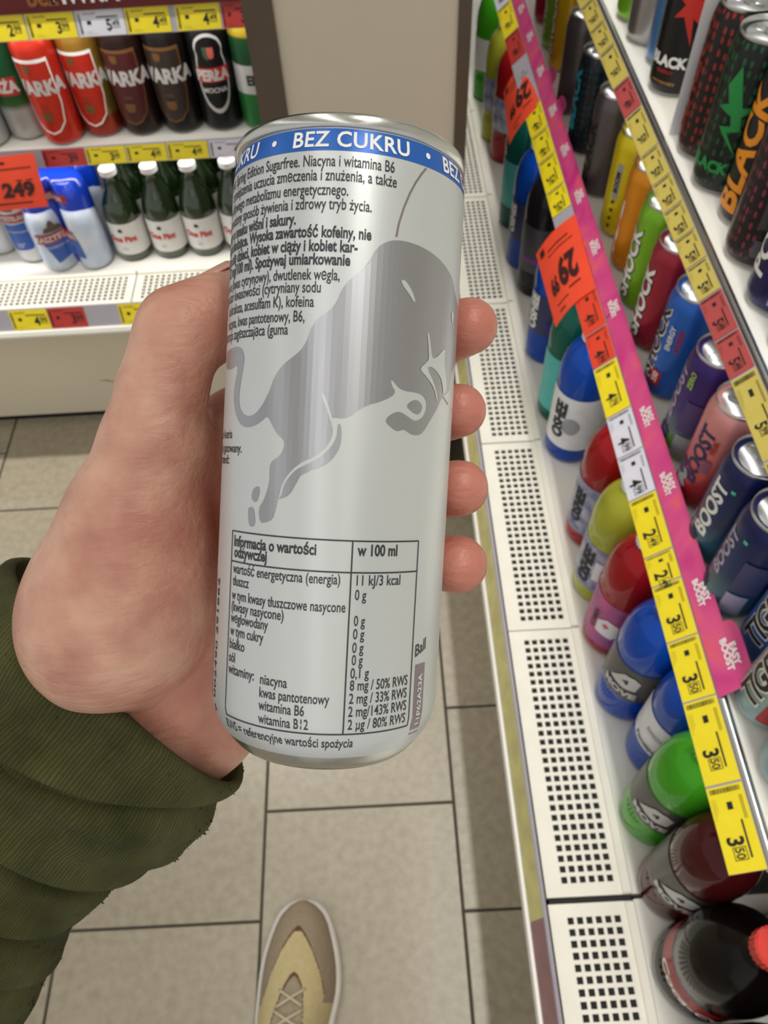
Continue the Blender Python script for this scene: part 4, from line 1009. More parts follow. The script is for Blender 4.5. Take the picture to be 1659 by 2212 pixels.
def hwrap(v, off):
    out = []
    for u, s_ in v:
        t = u / HR; r = hrad(s_) + off; out.append((r * math.sin(t), -r * math.cos(t), s_))
    return out
def hdeco(name, geo, m, off=.00006, parent=None):
    v, f = geo
    return obj(name, mesh(name, hwrap(v, off), [tuple(q) for q in f], False), m, parent or held)
def band(u0, u1, s0, s1, step=.0012, rows=1):
    n = max(1, int((s1 - s0) / .0015)); v = []
    for k in range(n + 1): v += [(u0, s0 + (s1 - s0) * k / n), (u1, s0 + (s1 - s0) * k / n)]
    return tess(v, [(2 * k, 2 * k + 1, 2 * k + 3, 2 * k + 2) for k in range(n)], step)
C1 = lambda x, y: (440 + .39783 * x, 230 + .39783 * y)
C2 = lambda x, y: (440 + .39783 * x, 700 + .39783 * y)
C3 = lambda x, y: (420 + .34961 * x, 1120 + .34961 * y)
# blue band round the neck
sb0 = can_uv(770, 327)[1]; sb1 = can_uv(770, 279)[1] + .0004
mbd = MB(); seg = 96; hs = [sb0 + (sb1 - sb0) * q / 4 for q in range(5)]
mbd.lathe([(hrad(h) + .00005, h) for h in hs], seg); mbd.f = mbd.f[:-2]
neck = mbd.build('neck_band', M_HBLUE, held, smooth=True)
def fit_text(body, sub, pl, pr, size, bold, align_s=None):
    ul = can_uv(*pl)[0]; ur, s_ = can_uv(*pr)
    if align_s is not None: s_ = align_s
    _, _, wn = text2d(sub, size, 1.0, bold)
    xs = (ur - ul) / wn
    v, f, w_ = text2d(body, size, xs, bold, 'RIGHT')
    return [(ur + p[0], s_ + p[1]) for p in v], f
def add_lines(name, lines, m, off=.00007):
    mb = MB()
    for v, f in lines:
        lim = -1.62 * HR
        keep = [q for q in f if min(v[i][0] for i in q) > lim]
        v2, f2 = tess(v, keep, .0016) if keep else (v, [])
        mb.add(hwrap(v2, off), [tuple(q) for q in f2])
    return obj(name, mb.mesh(name), m, held)
tb = sb0 + .0008; hb = (sb1 - sb0)
BZ = []
sz = (hb * .68) / .70
for body, pl, pr in (('BEZ CUKRU', (632, 320), (886, 338)), ('CUKRU', (500, 362), (579, 332)), ('BEZ CUKRU', (940, 355), (1075, 500))):
    ul = can_uv(*pl)[0]
    if body == 'BEZ CUKRU' and pl[0] == 632: uw = can_uv(*pr)[0] - ul; u0 = ul
for body, u_start, full in (('BEZ CUKRU', u0, uw),):
    _, _, wn = text2d('BEZ CUKRU', sz, 1, .02, gap=1.06)
    xs = uw / wn
    pitch = uw + .0098
    for k in (-2, -1, 0, 1, 2):
        v, f, w_ = text2d('BEZ CUKRU', sz, xs, .02, gap=1.06)
        v2, f2 = tess([(p[0] + u0 + k * pitch, p[1] + tb) for p in v], f, .0014)
        BZ.append((v2, f2))
        c0 = u0 + k * pitch - .0049
        BZ.append(([(c0 + .00062 * math.cos(a), tb + hb * .34 + .00062 * math.sin(a)) for a in [k2 * math.pi / 8 for k2 in range(16)]], [tuple(range(16))]))
mb = MB()
for v, f in BZ: mb.add(hwrap(v, .00014), [tuple(q) for q in f])
obj('lettering', mb.mesh('lettering'), M_WHITEINK, neck)
# small print, upper block
N, B = .012, .030
UP = [('zawiera kofeinę. Spring Edition Sugarfree. Niacyna i witamina B6', 'Niacyna i witamina B6', (540, 335), (1036, 362), N),
      ('zmniejszenia uczucia zmęczenia i znużenia, a także', 'zmęczenia i znużenia, a także', (397, 420), (1047, 442), N),
      ('prawidłowego metabolizmu energetycznego.', 'energetycznego.', (433, 490), (785, 485), N),
      ('zrównoważony sposób żywienia i zdrowy tryb życia.', 'żywienia i zdrowy tryb życia.', (310, 590), (912, 575), N),
      ('napój gazowany o smaku wiśni i sakury.', 'wiśni i sakury.', (245, 665), (500, 640), B),
      ('substancje słodzące. Wysoka zawartość kofeiny, nie', 'Wysoka zawartość kofeiny, nie', (248, 750), (910, 727), B),
      ('zaleca się dzieci, kobiet w ciąży i kobiet kar-', 'kobiet w ciąży i kobiet kar-', (258, 805), (835, 795), B),
      ('(32 mg/100 ml). Spożywaj umiarkowanie', 'Spożywaj umiarkowanie', (280, 880), (795, 865), B),
      ('woda, kwas (kwas cytrynowy), dwutlenek węgla,', 'dwutlenek węgla,', (378, 940), (738, 945), N),
      ('regulator kwasowości (cytryniany sodu', 'kwasowości (cytryniany sodu', (170, 1035), (635, 1010), N),
      ('(sukraloza, acesulfam K), kofeina', 'acesulfam K), kofeina', (222, 1100), (598, 1088), N),
      ('niacyna, kwas pantotenowy, B6,', 'kwas pantotenowy, B6,', (187, 1175), (547, 1168), N),
      ('substancja zagęszczająca (guma', 'zagęszczająca (guma', (165, 1240), (457, 1238), N)]
lines = [fit_text(b_, sub, C1(*pl), C1(*pr), .0032, bd) for b_, sub, pl, pr, bd in UP]
lines += [fit_text(b_, sub, C2(*pl), C2(*pr), .0028, N) for b_, sub, pl, pr in (('Made in Austria', 'Austria', (112, 620), (155, 620)), ('napój gazowany.', 'gazowany.', (112, 700), (206, 698)), ('najlepiej spożyć przed:', 'przed:', (96, 758), (138, 758)))]
add_lines('ingredients_print', lines, M_HGREY)
# nutrition table
LT = [('Informacja o wartości', (247, 150), (752, 225), B), ('odżywczej', (247, 235), (446, 268), B), ('wartość energetyczna (energia)', (240, 325), (900, 408), N), ('tłuszcz', (238, 400), (335, 432), N),
      ('w tym kwasy tłuszczowe nasycone', (233, 480), (932, 580), N), ('(kwasy nasycone)', (230, 565), (550, 630), N), ('węglowodany', (225, 645), (453, 690), N), ('w tym cukry', (222, 722), (425, 768), N), ('białko', (218, 795), (308, 826), N), ('sól', (214, 878), (250, 892), N),
      ('witaminy:', (210, 950), (366, 1002), N), ('niacyna', (405, 1025), (571, 1048), N), ('kwas pantotenowy', (400, 1100), (832, 1150), N), ('witamina B6', (395, 1178), (676, 1222), N), ('witamina B12', (392, 1255), (700, 1308), N),
      ('w 100 ml', (1005, 232), (1252, 230), B), ('11 kJ/3 kcal', (1000, 415), (1270, 408), N), ('0 g', (990, 505), (1060, 504), N), ('0 g', (983, 665), (1052, 664), N), ('0 g', (978, 745), (1048, 745), N), ('0 g', (973, 830), (1043, 829), N), ('0 g', (970, 905), (1038, 905), N), ('0,1 g', (962, 985), (1076, 984), N),
      ('8 mg / 50% RWS', (958, 1070), (1314, 1025), N), ('2 mg / 33% RWS', (953, 1150), (1309, 1103), N), ('2 mg/143% RWS', (948, 1230), (1306, 1180), N), ('2 µg / 80% RWS', (945, 1312), (1300, 1258), N), ('RWS = referencyjne wartości spożycia', (180, 1280), (985, 1425), N)]
lines = []
for body, pl, pr, bd in LT: lines.append(fit_text(body, body, C3(*pl), C3(*pr), .0033 if bd == B else .0031, bd))
add_lines('nutrition_print', lines, M_HGREY)
uL = can_uv(503, 1144)[0]; uR = can_uv(904, 1168)[0]; uM = can_uv(762, 1172)[0]
sT = can_uv(700, 1166)[1]; sBt = can_uv(740, 1588)[1]; sH = can_uv(*C3(970, 335))[1]
lw = .00016
mb = MB()
for (a, b_, c, d) in ((uL, uR, sT - lw, sT + lw), (uL, uR, sBt - lw, sBt + lw), (uL, uR, sH - lw, sH + lw), (uL - lw, uL + lw, sBt, sT), (uR - lw, uR + lw, sBt, sT), (uM - lw, uM + lw, sBt, sT)):
    v, f = band(a, b_, c, d); mb.add(hwrap(v, .00007), [tuple(q) for q in f])
obj('table_rules', mb.mesh('table_rules'), M_HGREY, held)
# code block and maker's mark on the right
q0 = can_uv(*C3(1365, 905)); q1 = can_uv(*C3(1420, 1340)); qa = can_uv(*C3(1422, 905)); qb = can_uv(*C3(1340, 1345))
hdeco('code_block', band(q0[0], qa[0], qb[1], q0[1]), M_HMID)
v, f, w_ = text2d('11P62A23A', .0022, 1.0, .01)
vv = rot2(v, 90); um = (q0[0] + qa[0]) / 2
hdeco('code_print', tess([(p[0] + um + .0008, p[1] * .0115 / w_ + qb[1] + .0022) for p in vv], f, .001), M_HWHITE, .00014)
v, f, w_ = text2d('Ball', .0036, .9, .012, 'CENTER', .35)
qc = can_uv(*C3(1402, 825))
hdeco('maker_mark', tess([(p[0] + qc[0], p[1] + qc[1]) for p in rot2(v, 18)], f, .001), M_HGREY)
# bar code with its digits, turned on end at the left
sa, sz_ = can_uv(*C3(130, 1130))[1], can_uv(*C3(180, 380))[1]
rb = random.Random(5); mb = MB(); s_ = sa
while s_ < sz_:
    t = rb.choice([.00018, .0003, .00045]); v, f = band(-1.62 * HR, -1.30 * HR, s_, s_ + t); mb.add(hwrap(v, .00007), [tuple(q) for q in f]); s_ += t + rb.choice([.0002, .0003, .0005])
obj('bar_code', mb.mesh('bar_code'), M_BLACKINK, held)
v, f, w_ = text2d('9 002490 291662', .0031, 1.0, .006)
L_ = sz_ - can_uv(*C3(145, 1225))[1]
vv = [(p[0] * L_ / w_, p[1]) for p in v]; vv = rot2(vv, 90)
hdeco('bar_code_digits', tess([(p[0] - 1.185 * HR + .0011, p[1] + sz_ - L_) for p in vv], f, .001), M_BLACKINK)
mb = MB()
sa1, sa2 = can_uv(474, 1200)[1], can_uv(474, 1135)[1]
for (a, b_, c, d) in ((-1.6 * HR, -1.35 * HR, sa1, sa1 + .0003), (-1.6 * HR, -1.35 * HR, sa2, sa2 + .0003), (-1.36 * HR, -1.345 * HR, sa1, sa2)):
    v, f = band(a, b_, c, d); mb.add(hwrap(v, .00007), [tuple(q) for q in f])
obj('deposit_frame', mb.mesh('deposit_frame'), M_BLACKINK, held)
# ---- the leaping bull
def upts(lst, fn): return [can_uv(*fn(*p)) for p in lst]
tail_up = [(125, 160), (158, 130), (190, 120), (213, 140), (222, 182), (215, 240), (198, 330), (190, 420), (204, 478), (240, 503), (280, 490), (318, 442), (350, 380), (365, 340), (385, 285), (430, 220), (490, 175), (530, 140), (556, 98), (572, 52)]
back = [(578, 1208), (620, 1150), (690, 1105), (725, 1055), (745, 1000), (790, 940), (860, 890), (905, 830), (940, 770), (985, 737), (1040, 725), (1110, 735), (1190, 765), (1270, 820), (1325, 885), (1355, 950), (1366, 1040)]
right = [(1345, 250), (1335, 330), (1332, 368), (1290, 400), (1272, 450), (1230, 520), (1190, 590), (1160, 606), (1120, 598), (1088, 570), (1050, 585), (1015, 560), (985, 530), (1000, 500), (1048, 475), (1080, 482), (1110, 505), (1140, 525), (1165, 524), (1195, 500), (1212, 450), (1205, 408), (1180, 380), (1140, 370), (1090, 363), (1055, 345), (1030, 308), (1015, 306), (1022, 335), (1042, 368), (1020, 395), (950, 425), (890, 440), (830, 475), (785, 508), (740, 514), (712, 506), (690, 515),
         (695, 545), (703, 580), (690, 630), (655, 680), (600, 720), (540, 745), (490, 780), (445, 830), (420, 880), (412, 915), (402, 955), (392, 1000), (375, 1060), (340, 1077), (305, 1080), (298, 1000), (325, 960), (350, 890), (358, 830), (358, 770), (372, 742), (415, 715), (440, 660), (435, 630), (400, 598), (375, 555), (347, 495), (312, 530), (270, 555), (230, 562), (195, 540), (172, 480), (163, 400), (170, 320), (186, 250), (178, 220), (160, 240), (140, 248), (125, 242)]
bull = upts(tail_up, C2) + upts(back, C1)
bull += [(1.60 * HR, can_uv(*C1(1366, 1100))[1]), (1.60 * HR, can_uv(*C2(1350, 170))[1])] + upts(right, C2)
hdeco('bull_emblem', poly2d(smooth_poly(bull, 1), .0012), M_BULL, .00005)
leg2 = [(730, 540), (744, 545), (749, 580), (748, 620), (740, 670), (712, 718), (680, 752), (640, 775), (600, 787), (560, 805), (525, 822), (500, 870), (465, 930), (430, 945), (404, 953), (424, 925), (432, 882), (462, 832), (502, 790), (552, 765), (610, 738), (665, 696), (708, 645), (724, 600), (726, 560)]
for nm, pts in (('bull_leg', leg2), ('bull_hoof', [(290, 880), (305, 885), (303, 925), (288, 970), (264, 958), (258, 930), (270, 895)]), ('bull_hoof', [(240, 1000), (262, 990), (275, 1010), (282, 1095), (250, 1102), (242, 1060)])):
    hdeco(nm, poly2d(smooth_poly(upts(pts, C2), 1), .0012), M_BULL, .00005)
isl = [(1155, 408), (1187, 440), (1182, 475), (1156, 496), (1100, 452), (1115, 425)]
hdeco('bull_knee', poly2d(smooth_poly(upts(isl, C2), 1), .0012), M_BULL, .00006)
wh = [[(1212, 45), (1220, 45), (1230, 110), (1238, 188), (1262, 183), (1310, 125), (1304, 200), (1309, 270), (1320, 345), (1298, 392), (1294, 330), (1284, 288), (1240, 231), (1208, 234), (1250, 325), (1268, 400), (1262, 420), (1250, 352), (1215, 296), (1176, 252), (1178, 236), (1208, 207), (1222, 190), (1218, 110)],
      [(640, 372), (655, 380), (680, 450), (694, 500), (702, 522), (690, 532), (672, 470), (648, 410)]]
for pts in wh: hdeco('bull_cutout', poly2d(smooth_poly(upts(pts, C2), 1), .0012), M_PEARL, .00012)  # pearl patches printed over the bull for the white gaps in its outline
for pts in ([(1070, 940), (1095, 945), (1130, 1000), (1148, 1055), (1141, 1066), (1115, 1020), (1078, 970)], [(1342, 1105), (1356, 1125), (1352, 1160), (1345, 1185)]):
    hdeco('bull_cutout', poly2d(smooth_poly(upts(pts, C1), 1), .0012), M_PEARL, .00012)  # white crescent on the shoulder and a small gap, part of the print
def thin(pts, w0, fn):
    u = upts(pts, fn); L = []; Rr = []
    for i, p in enumerate(u):
        a = u[max(i - 1, 0)]; b_ = u[min(i + 1, len(u) - 1)]; d = Vector((b_[0] - a[0], b_[1] - a[1])).normalized(); w = w0[i] if hasattr(w0, '__len__') else w0
        L.append((p[0] - d.y * w, p[1] + d.x * w)); Rr.append((p[0] + d.y * w, p[1] - d.x * w))
    return L + Rr, [(i, i + 1, len(u) + i + 1, len(u) + i) for i in range(len(u) - 1)]
hdeco('sun_outline', thin([(1210, 335), (1182, 368), (1150, 415), (1118, 475), (1085, 555), (1060, 635), (1046, 708)], .00022, C1), M_HMID)
hdeco('sun_outline', thin([(1293, 388), (1320, 428), (1345, 468)], .0002, C2), M_HMID)

# ------------------------------------------------------------------ the hand
def surf_net(fn, lo, hi, h):
    nx, ny, nz = [int(math.ceil((b_ - a) / h)) + 1 for a, b_ in zip(lo, hi)]
    gx, gy, gz = np.meshgrid(lo[0] + np.arange(nx) * h, lo[1] + np.arange(ny) * h, lo[2] + np.arange(nz) * h, indexing='ij')
    val = fn(np.stack([gx, gy, gz], -1).reshape(-1, 3)).reshape(nx, ny, nz)
    ins = val < 0
    corners = [(i, j, k) for i in (0, 1) for j in (0, 1) for k in (0, 1)]
    acc = np.zeros((nx - 1, ny - 1, nz - 1, 3)); num = np.zeros((nx - 1, ny - 1, nz - 1))
    sl = lambda c: (slice(c[0], nx - 1 + c[0]), slice(c[1], ny - 1 + c[1]), slice(c[2], nz - 1 + c[2]))
    for a in corners:
        for ax in range(3):
            if a[ax] == 1: continue
            b_ = list(a); b_[ax] = 1
            va, vb = val[sl(a)], val[sl(b_)]; cr = (va < 0) != (vb < 0)
            t = np.where(cr, va / np.where(cr, va - vb, 1), 0)
            for q in range(3): acc[..., q] += np.where(cr, a[q] + (t if q == ax else 0), 0)
            num += cr
    act = num > 0
    idx = -np.ones(act.shape, int); idx[act] = np.arange(act.sum())
    ii = np.stack(np.nonzero(act), -1)
    verts = np.array(lo) + (ii + acc[act] / num[act][:, None]) * h
    faces = []
    for ax in range(3):
        b1, b2 = (ax + 1) % 3, (ax + 2) % 3
        s0 = [slice(1, n - 1) for n in (nx, ny, nz)]; s1 = list(s0)
        s0[ax] = slice(0, (nx, ny, nz)[ax] - 1); s1[ax] = slice(1, (nx, ny, nz)[ax])
        a, b_ = ins[tuple(s0)], ins[tuple(s1)]; cr = np.stack(np.nonzero(a != b_), -1)
        fl_ = a[tuple(cr.T)]
        base = cr.copy(); base[:, b1] += 1; base[:, b2] += 1
        def at(o1, o2):
            q = base.copy(); q[:, b1] += o1; q[:, b2] += o2; return idx[tuple(q.T)]
        f = np.stack([at(-1, -1), at(0, -1), at(0, 0), at(-1, 0)], -1)
        f[~fl_] = f[~fl_][:, ::-1]
        faces.append(f)
    faces = np.concatenate(faces); faces = faces[(faces >= 0).all(1)]
    return verts, faces
def cone_sdf(p, a, b_, ra, rb_):
    ab = b_ - a; t = np.clip(((p - a) @ ab) / max(ab @ ab, 1e-12), 0, 1)
    return np.linalg.norm(p - (a + t[:, None] * ab), axis=1) - (ra + (rb_ - ra) * t)
def smin(a, b_, k):
    h = np.clip(.5 + .5 * (b_ - a) / k, 0, 1); return b_ + (a - b_) * h - k * h * (1 - h)
def on_can(s_, deg, r):                         # point beside the can wall; 0 deg = right, 90 = behind
    t = math.radians(deg); return HB0 + HAX * s_ + (HEX * math.cos(t) + HAW * math.sin(t)) * (HR + r)
def ell_sdf(p, c, ax, rad):
    q = (p - c) @ np.stack(ax, -1); k0 = np.linalg.norm(q / rad, axis=1); k1 = np.linalg.norm(q / (np.array(rad) ** 2), axis=1)
    return k0 * (k0 - 1) / np.maximum(k1, 1e-9)
thumb = [(hp(262, 1330, .218), .0232), (hp(292, 1120, .210), .0182), (hp(330, 960, .205), .0132), (hp(350, 850, .203), .0112), (hp(374, 765, .202), .0104), (hp(392, 716, .202), .0110), (hp(455, 690, .206), .0107), (hp(520, 652, .213), .0094)]
def sx(px, py, dz=.0): return can_uv(px, py)[1]
tips = {'index': [(.1025, 22), (.1000, 50), (.096, 80), (.091, 108)], 'middle': [(.0815, 26), (.0792, 54), (.0755, 84), (.071, 110)],
        'ring': [(.0618, 22), (.0600, 50), (.057, 82), (.053, 110)], 'little': [(.0425, 20), (.0412, 48), (.039, 80), (.036, 108)]}
frad = {'index': [.0071, .0078, .0082, .0088], 'middle': [.0069, .0078, .0084, .009], 'ring': [.0072, .0077, .0081, .0086], 'little': [.0074, .0072, .0073, .008]}
MCP = {'index': (hp(520, 935, .228), .0112), 'middle': (hp(525, 1085, .238), .0116), 'ring': (hp(530, 1235, .240), .0112), 'little': (hp(530, 1375, .238), .0102)}
fingers = {k: [(on_can(s_, a, r * .93), r) for (s_, a), r in zip(v, frad[k])] + [MCP[k]] for k, v in tips.items()}
wrist = hp(205, 1620, .252)
palm = []
for k in tips: palm.append([MCP[k], (hp(440, 1330, .252), .0165), (hp(340, 1480, .250), .019)])
palm.append([(hp(340, 1480, .250), .021), (wrist, .0215), (hp(-60, 1900, .262), .019)])
palm.append([(hp(500, 1400, .244), .0130), (hp(450, 1560, .250), .0140), (hp(330, 1690, .256), .015)])
palm.append([(hp(262, 1330, .218), .0205), (hp(225, 1470, .240), .0195), (wrist, .0205)])
palm.append([(hp(345, 985, .212), .0115), (hp(430, 1010, .226), .0095), MCP['index']])
palm.append([(hp(300, 1250, .218), .018), (hp(420, 1300, .240), .0145)])
CREASE = []; SURF = []
def hand_sdf(p):
    d = None
    for ch in palm:
        for (a, ra), (b_, rb_) in zip(ch, ch[1:]):
            c = cone_sdf(p, a, b_, ra, rb_); d = c if d is None else smin(d, c, .010)
    th = None
    for (a, ra), (b_, rb_) in zip(thumb, thumb[1:]):
        c = cone_sdf(p, a, b_, ra, rb_); th = c if th is None else smin(th, c, .0035)
    d = smin(d, th, .007)
    el = ell_sdf(p, hp(250, 1290, .215), [np.array([.55, -.83, 0]), np.array([.83, .55, 0]), np.array([0, 0, 1.])], (.031, .0232, .0215))
    d = smin(d, el, .008)
    for k, ch in fingers.items():
        fg = None
        for (a, ra), (b_, rb_) in zip(ch, ch[1:]):
            c = cone_sdf(p, a, b_, ra, rb_); fg = c if fg is None else smin(fg, c, .003)
        d = smin(d, fg, .0035)
    # creases: under the thumb joint, across the thumb web
    for (a, b_, r, k) in CREASE:
        c = cone_sdf(p, a, b_, r, r); d = -smin(-d, c, k)
    return d
hv, hf = surf_net(hand_sdf, (-.115, -.075, .165), (.045, .135, .292), .0011)
# relax the mesh a little
for _ in range(2):
    s_ = np.zeros_like(hv); n_ = np.zeros(len(hv))
    for a in range(4):
        b_ = (a + 1) % 4
        np.add.at(s_, hf[:, a], hv[hf[:, b_]]); np.add.at(n_, hf[:, a], 1); np.add.at(s_, hf[:, b_], hv[hf[:, a]]); np.add.at(n_, hf[:, b_], 1)
    hv = hv * .5 + .5 * s_ / n_[:, None]
pxs = CX + F * hv[:, 0] / hv[:, 2]; pys = CY + F * hv[:, 1] / hv[:, 2]
for a, b_, _r, _k in SURF:
    pp = np.stack([pxs, pys, 0 * pxs], -1); dd = cone_sdf(pp, a, b_, 0, 0)
    msk = (hv[:, 2] < .225)
    hv[:, 2] += msk * .0007 * np.exp(-(dd / 5.0) ** 2)
flush = np.zeros(len(hv))
for k in fingers:
    dd = np.linalg.norm(hv - fingers[k][0][0], axis=1); flush = np.maximum(flush, np.clip(1 - dd / .022, 0, 1))
for c, r, a in ((hp(450, 720, .2), .02, .55), (hp(440, 1080, .22), .03, .5), (hp(400, 1500, .23), .035, .45), (hp(360, 1190, .20), .022, .35)):
    flush = np.maximum(flush, a * np.clip(1 - np.linalg.norm(hv - c, axis=1) / r, 0, 1))
wv = CAM + (hv * np.array([1, -1, -1])) @ ROT.T
def skin_mat():
    m = bpy.data.materials.new('skin'); m.use_nodes = True
    nt = m.node_tree; b = nt.nodes['Principled BSDF']
    tc = nt.nodes.new('ShaderNodeTexCoord'); at = nt.nodes.new('ShaderNodeAttribute'); at.attribute_name = 'flush'
    n1 = nt.nodes.new('ShaderNodeTexNoise'); n1.inputs['Scale'].default_value = 70; n1.inputs['Detail'].default_value = 5
    nt.links.new(tc.outputs['Object'], n1.inputs['Vector'])
    rp = nt.nodes.new('ShaderNodeValToRGB'); rp.color_ramp.elements[0].position = .3; rp.color_ramp.elements[1].position = .7
    rp.color_ramp.elements[0].color = (*rgb(184, 128, 110), 1); rp.color_ramp.elements[1].color = (*rgb(216, 170, 146), 1)
    nt.links.new(n1.outputs['Fac'], rp.inputs['Fac'])
    mx = nt.nodes.new('ShaderNodeMixRGB'); mx.inputs[2].default_value = (*rgb(184, 100, 86), 1)
    nt.links.new(at.outputs['Fac'], mx.inputs[0]); nt.links.new(rp.outputs['Color'], mx.inputs[1]); nt.links.new(mx.outputs[0], b.inputs['Base Color'])
    b.inputs['Roughness'].default_value = .42
    b.inputs['Subsurface Weight'].default_value = .25; b.inputs['Subsurface Radius'].default_value = (.004, .0016, .0008); b.inputs['Subsurface Scale'].default_value = 1.0
    # fine wrinkles across the thumb base, pores everywhere
    mp = nt.nodes.new('ShaderNodeMapping'); mp.inputs['Rotation'].default_value = (0, .12, -.28); mp.inputs['Scale'].default_value = (55, 420, 420)
    nt.links.new(tc.outputs['Object'], mp.inputs['Vector'])
    nr = nt.nodes.new('ShaderNodeTexNoise'); nr.inputs['Scale'].default_value = 1.0; nr.inputs['Detail'].default_value = 2; nr.inputs['Distortion'].default_value = .25; nt.links.new(mp.outputs['Vector'], nr.inputs['Vector'])
    cr = nt.nodes.new('ShaderNodeValToRGB'); e = cr.color_ramp.elements; e[0].position = .30; e[0].color = (0, 0, 0, 1); e[1].position = .62; e[1].color = (1, 1, 1, 1)
    nt.links.new(nr.outputs['Fac'], cr.inputs['Fac'])
    nf = nt.nodes.new('ShaderNodeTexNoise'); nf.inputs['Scale'].default_value = 600; nf.inputs['Detail'].default_value = 3; nt.links.new(tc.outputs['Object'], nf.inputs['Vector'])
    n2 = nt.nodes.new('ShaderNodeMath'); n2.operation = 'MULTIPLY_ADD'; n2.inputs[1].default_value = .5; nt.links.new(nf.outputs['Fac'], n2.inputs[0]); nt.links.new(cr.outputs['Color'], n2.inputs[2])
    n3 = nt.nodes.new('ShaderNodeTexVoronoi'); n3.inputs['Scale'].default_value = 1300; nt.links.new(tc.outputs['Object'], n3.inputs['Vector'])
    ad = nt.nodes.new('ShaderNodeMath'); ad.operation = 'MULTIPLY_ADD'; ad.inputs[1].default_value = .35
    nt.links.new(n3.outputs['Distance'], ad.inputs[0]); nt.links.new(n2.outputs[0], ad.inputs[2])
    bp = nt.nodes.new('ShaderNodeBump'); bp.inputs['Strength'].default_value = .36; bp.inputs['Distance'].default_value = .0005
    nt.links.new(ad.outputs[0], bp.inputs['Height']); nt.links.new(bp.outputs['Normal'], b.inputs['Normal'])
    return m
M_SKIN = skin_mat()
person = empty('person', tuple(c2w(wrist)))
tag(person, 'hand of a person in an olive knit sleeve gripping the silver can', 'person')
me = mesh('hand', wv, [tuple(int(i) for i in q) for q in hf], True)
at_ = me.attributes.new('flush', 'FLOAT', 'POINT'); at_.data.foreach_set('value', flush.astype(np.float32))
hand = obj('hand', me, M_SKIN, person, world=True)
# thumbnail and a fingernail edge
def nail(c, along, normal, L, Wd, curv):
    a = along / np.linalg.norm(along); n = normal - a * (normal @ a); n /= np.linalg.norm(n); sd = np.cross(a, n)
    vs = []; fs = []; NU, NV = 10, 8
    for lay_ in (0, -.0006):
        for j in range(NV + 1):
            for i in range(NU + 1):
                u = -1 + 2 * i / NU; v_ = j / NV
                wl_ = Wd * (1 - .25 * abs(2 * v_ - 1) ** 3)
                p = c + a * (v_ - .5) * L + sd * u * wl_ + n * (-curv * (1 - math.cos(u * 1.15)) + lay_)
                vs.append(c2w(p))
    K = (NU + 1) * (NV + 1)
    for j in range(NV):
        for i in range(NU):
            q = j * (NU + 1) + i; t = (q, q + 1, q + NU + 2, q + NU + 1); fs += [t, tuple(x + K for x in t[::-1])]
    for i in range(NU):
        fs += [(i, i + K, i + 1 + K, i + 1)]; q = NV * (NU + 1) + i; fs += [(q, q + 1, q + 1 + K, q + K)]
    for j in range(NV):
        q = j * (NU + 1); fs += [(q, q + NU + 1, q + NU + 1 + K, q + K)]; q += NU; fs += [(q, q + K, q + NU + 1 + K, q + NU + 1)]
    o = obj('fingernail', mesh('fingernail', vs, fs, True), mat('nail', rgb(222, 168, 150), .25, 0, .04, 60, coat=.4), person, world=True); return o
tdir = thumb[-1][0] - thumb[-2][0]
nail(thumb[-2][0] * .35 + thumb[-1][0] * .65 + np.array([-.0060, -.0096, -.0012]), tdir, np.array([-.50, -.85, -.05]), .0125, .0058, .0048)

# ------------------------------------------------------------------ the sleeve
wt = [(-140, 330), (-9, 352), (60, 338), (119, 354), (192, 342), (258, 306), (321, 262), (365, 276), (430, 262), (479, 254), (530, 272), (582, 285), (640, 290), (693, 309), (1000, 330)]
def wid(t):
    for (a, wa), (b_, wb) in zip(wt, wt[1:]):
        if a <= t <= b_:
            k = (t - a) / (b_ - a); k = k * k * (3 - 2 * k); return wa + (wb - wa) * k
    return wt[-1][1]
DS = .252
e_t = np.array([-.62, .78, 0]); e_n = np.array([.78, .62, 0]); e_d = np.array([0, 0, 1.])
pxm = DS / F
NT, NA = 240, 240
vs, uvs = [], []
FOLDS = ((100, 62, 96, 1), (205, 30, 16, 0), (305, 66, 104, 1), (395, 26, 16, 0), (462, 52, 92, 1), (540, 24, 14, 0), (598, 50, 84, 1), (700, 50, 70, 1), (800, 50, 60, 1))
def fold_c(c, n, th): return c - 70 * n * (1.0 if c < 250 else .45) + 9 * math.sin(3 * th + c)
def over(t, th):
    # cloth of each fold hangs over the crease below it
    return sum(26 * math.exp(-((t - fold_c(c, math.cos(th), th) + 10) / 15) ** 2) for c, L, a, big in FOLDS if big)
def fold(t, th):
    # creases that run slantwise round the sleeve
    n = math.cos(th)
    sft = -78 * n * .9
    d = 0
    for c, L, a, big in FOLDS:
        q = t - fold_c(c, n, th)
        d -= a * (.8 + .2 * math.sin(2 * th + c)) / (1 + math.exp(-max(-40, min(40, q / 4.0)))) * math.exp(-(max(0, q) / L) ** 1.6)
        d += .22 * a * math.exp(-((q + 16) / 20) ** 2)
    d += 7 * math.sin(t * .031 + 2 * th + 1.0) + 4 * math.sin(t * .07 - 3 * th)
    return d
def rim_t(th): return -45 + 40 * math.cos(th) + -28 * max(0, -math.sin(th)) ** 1.2
rows = []
TEND = 900
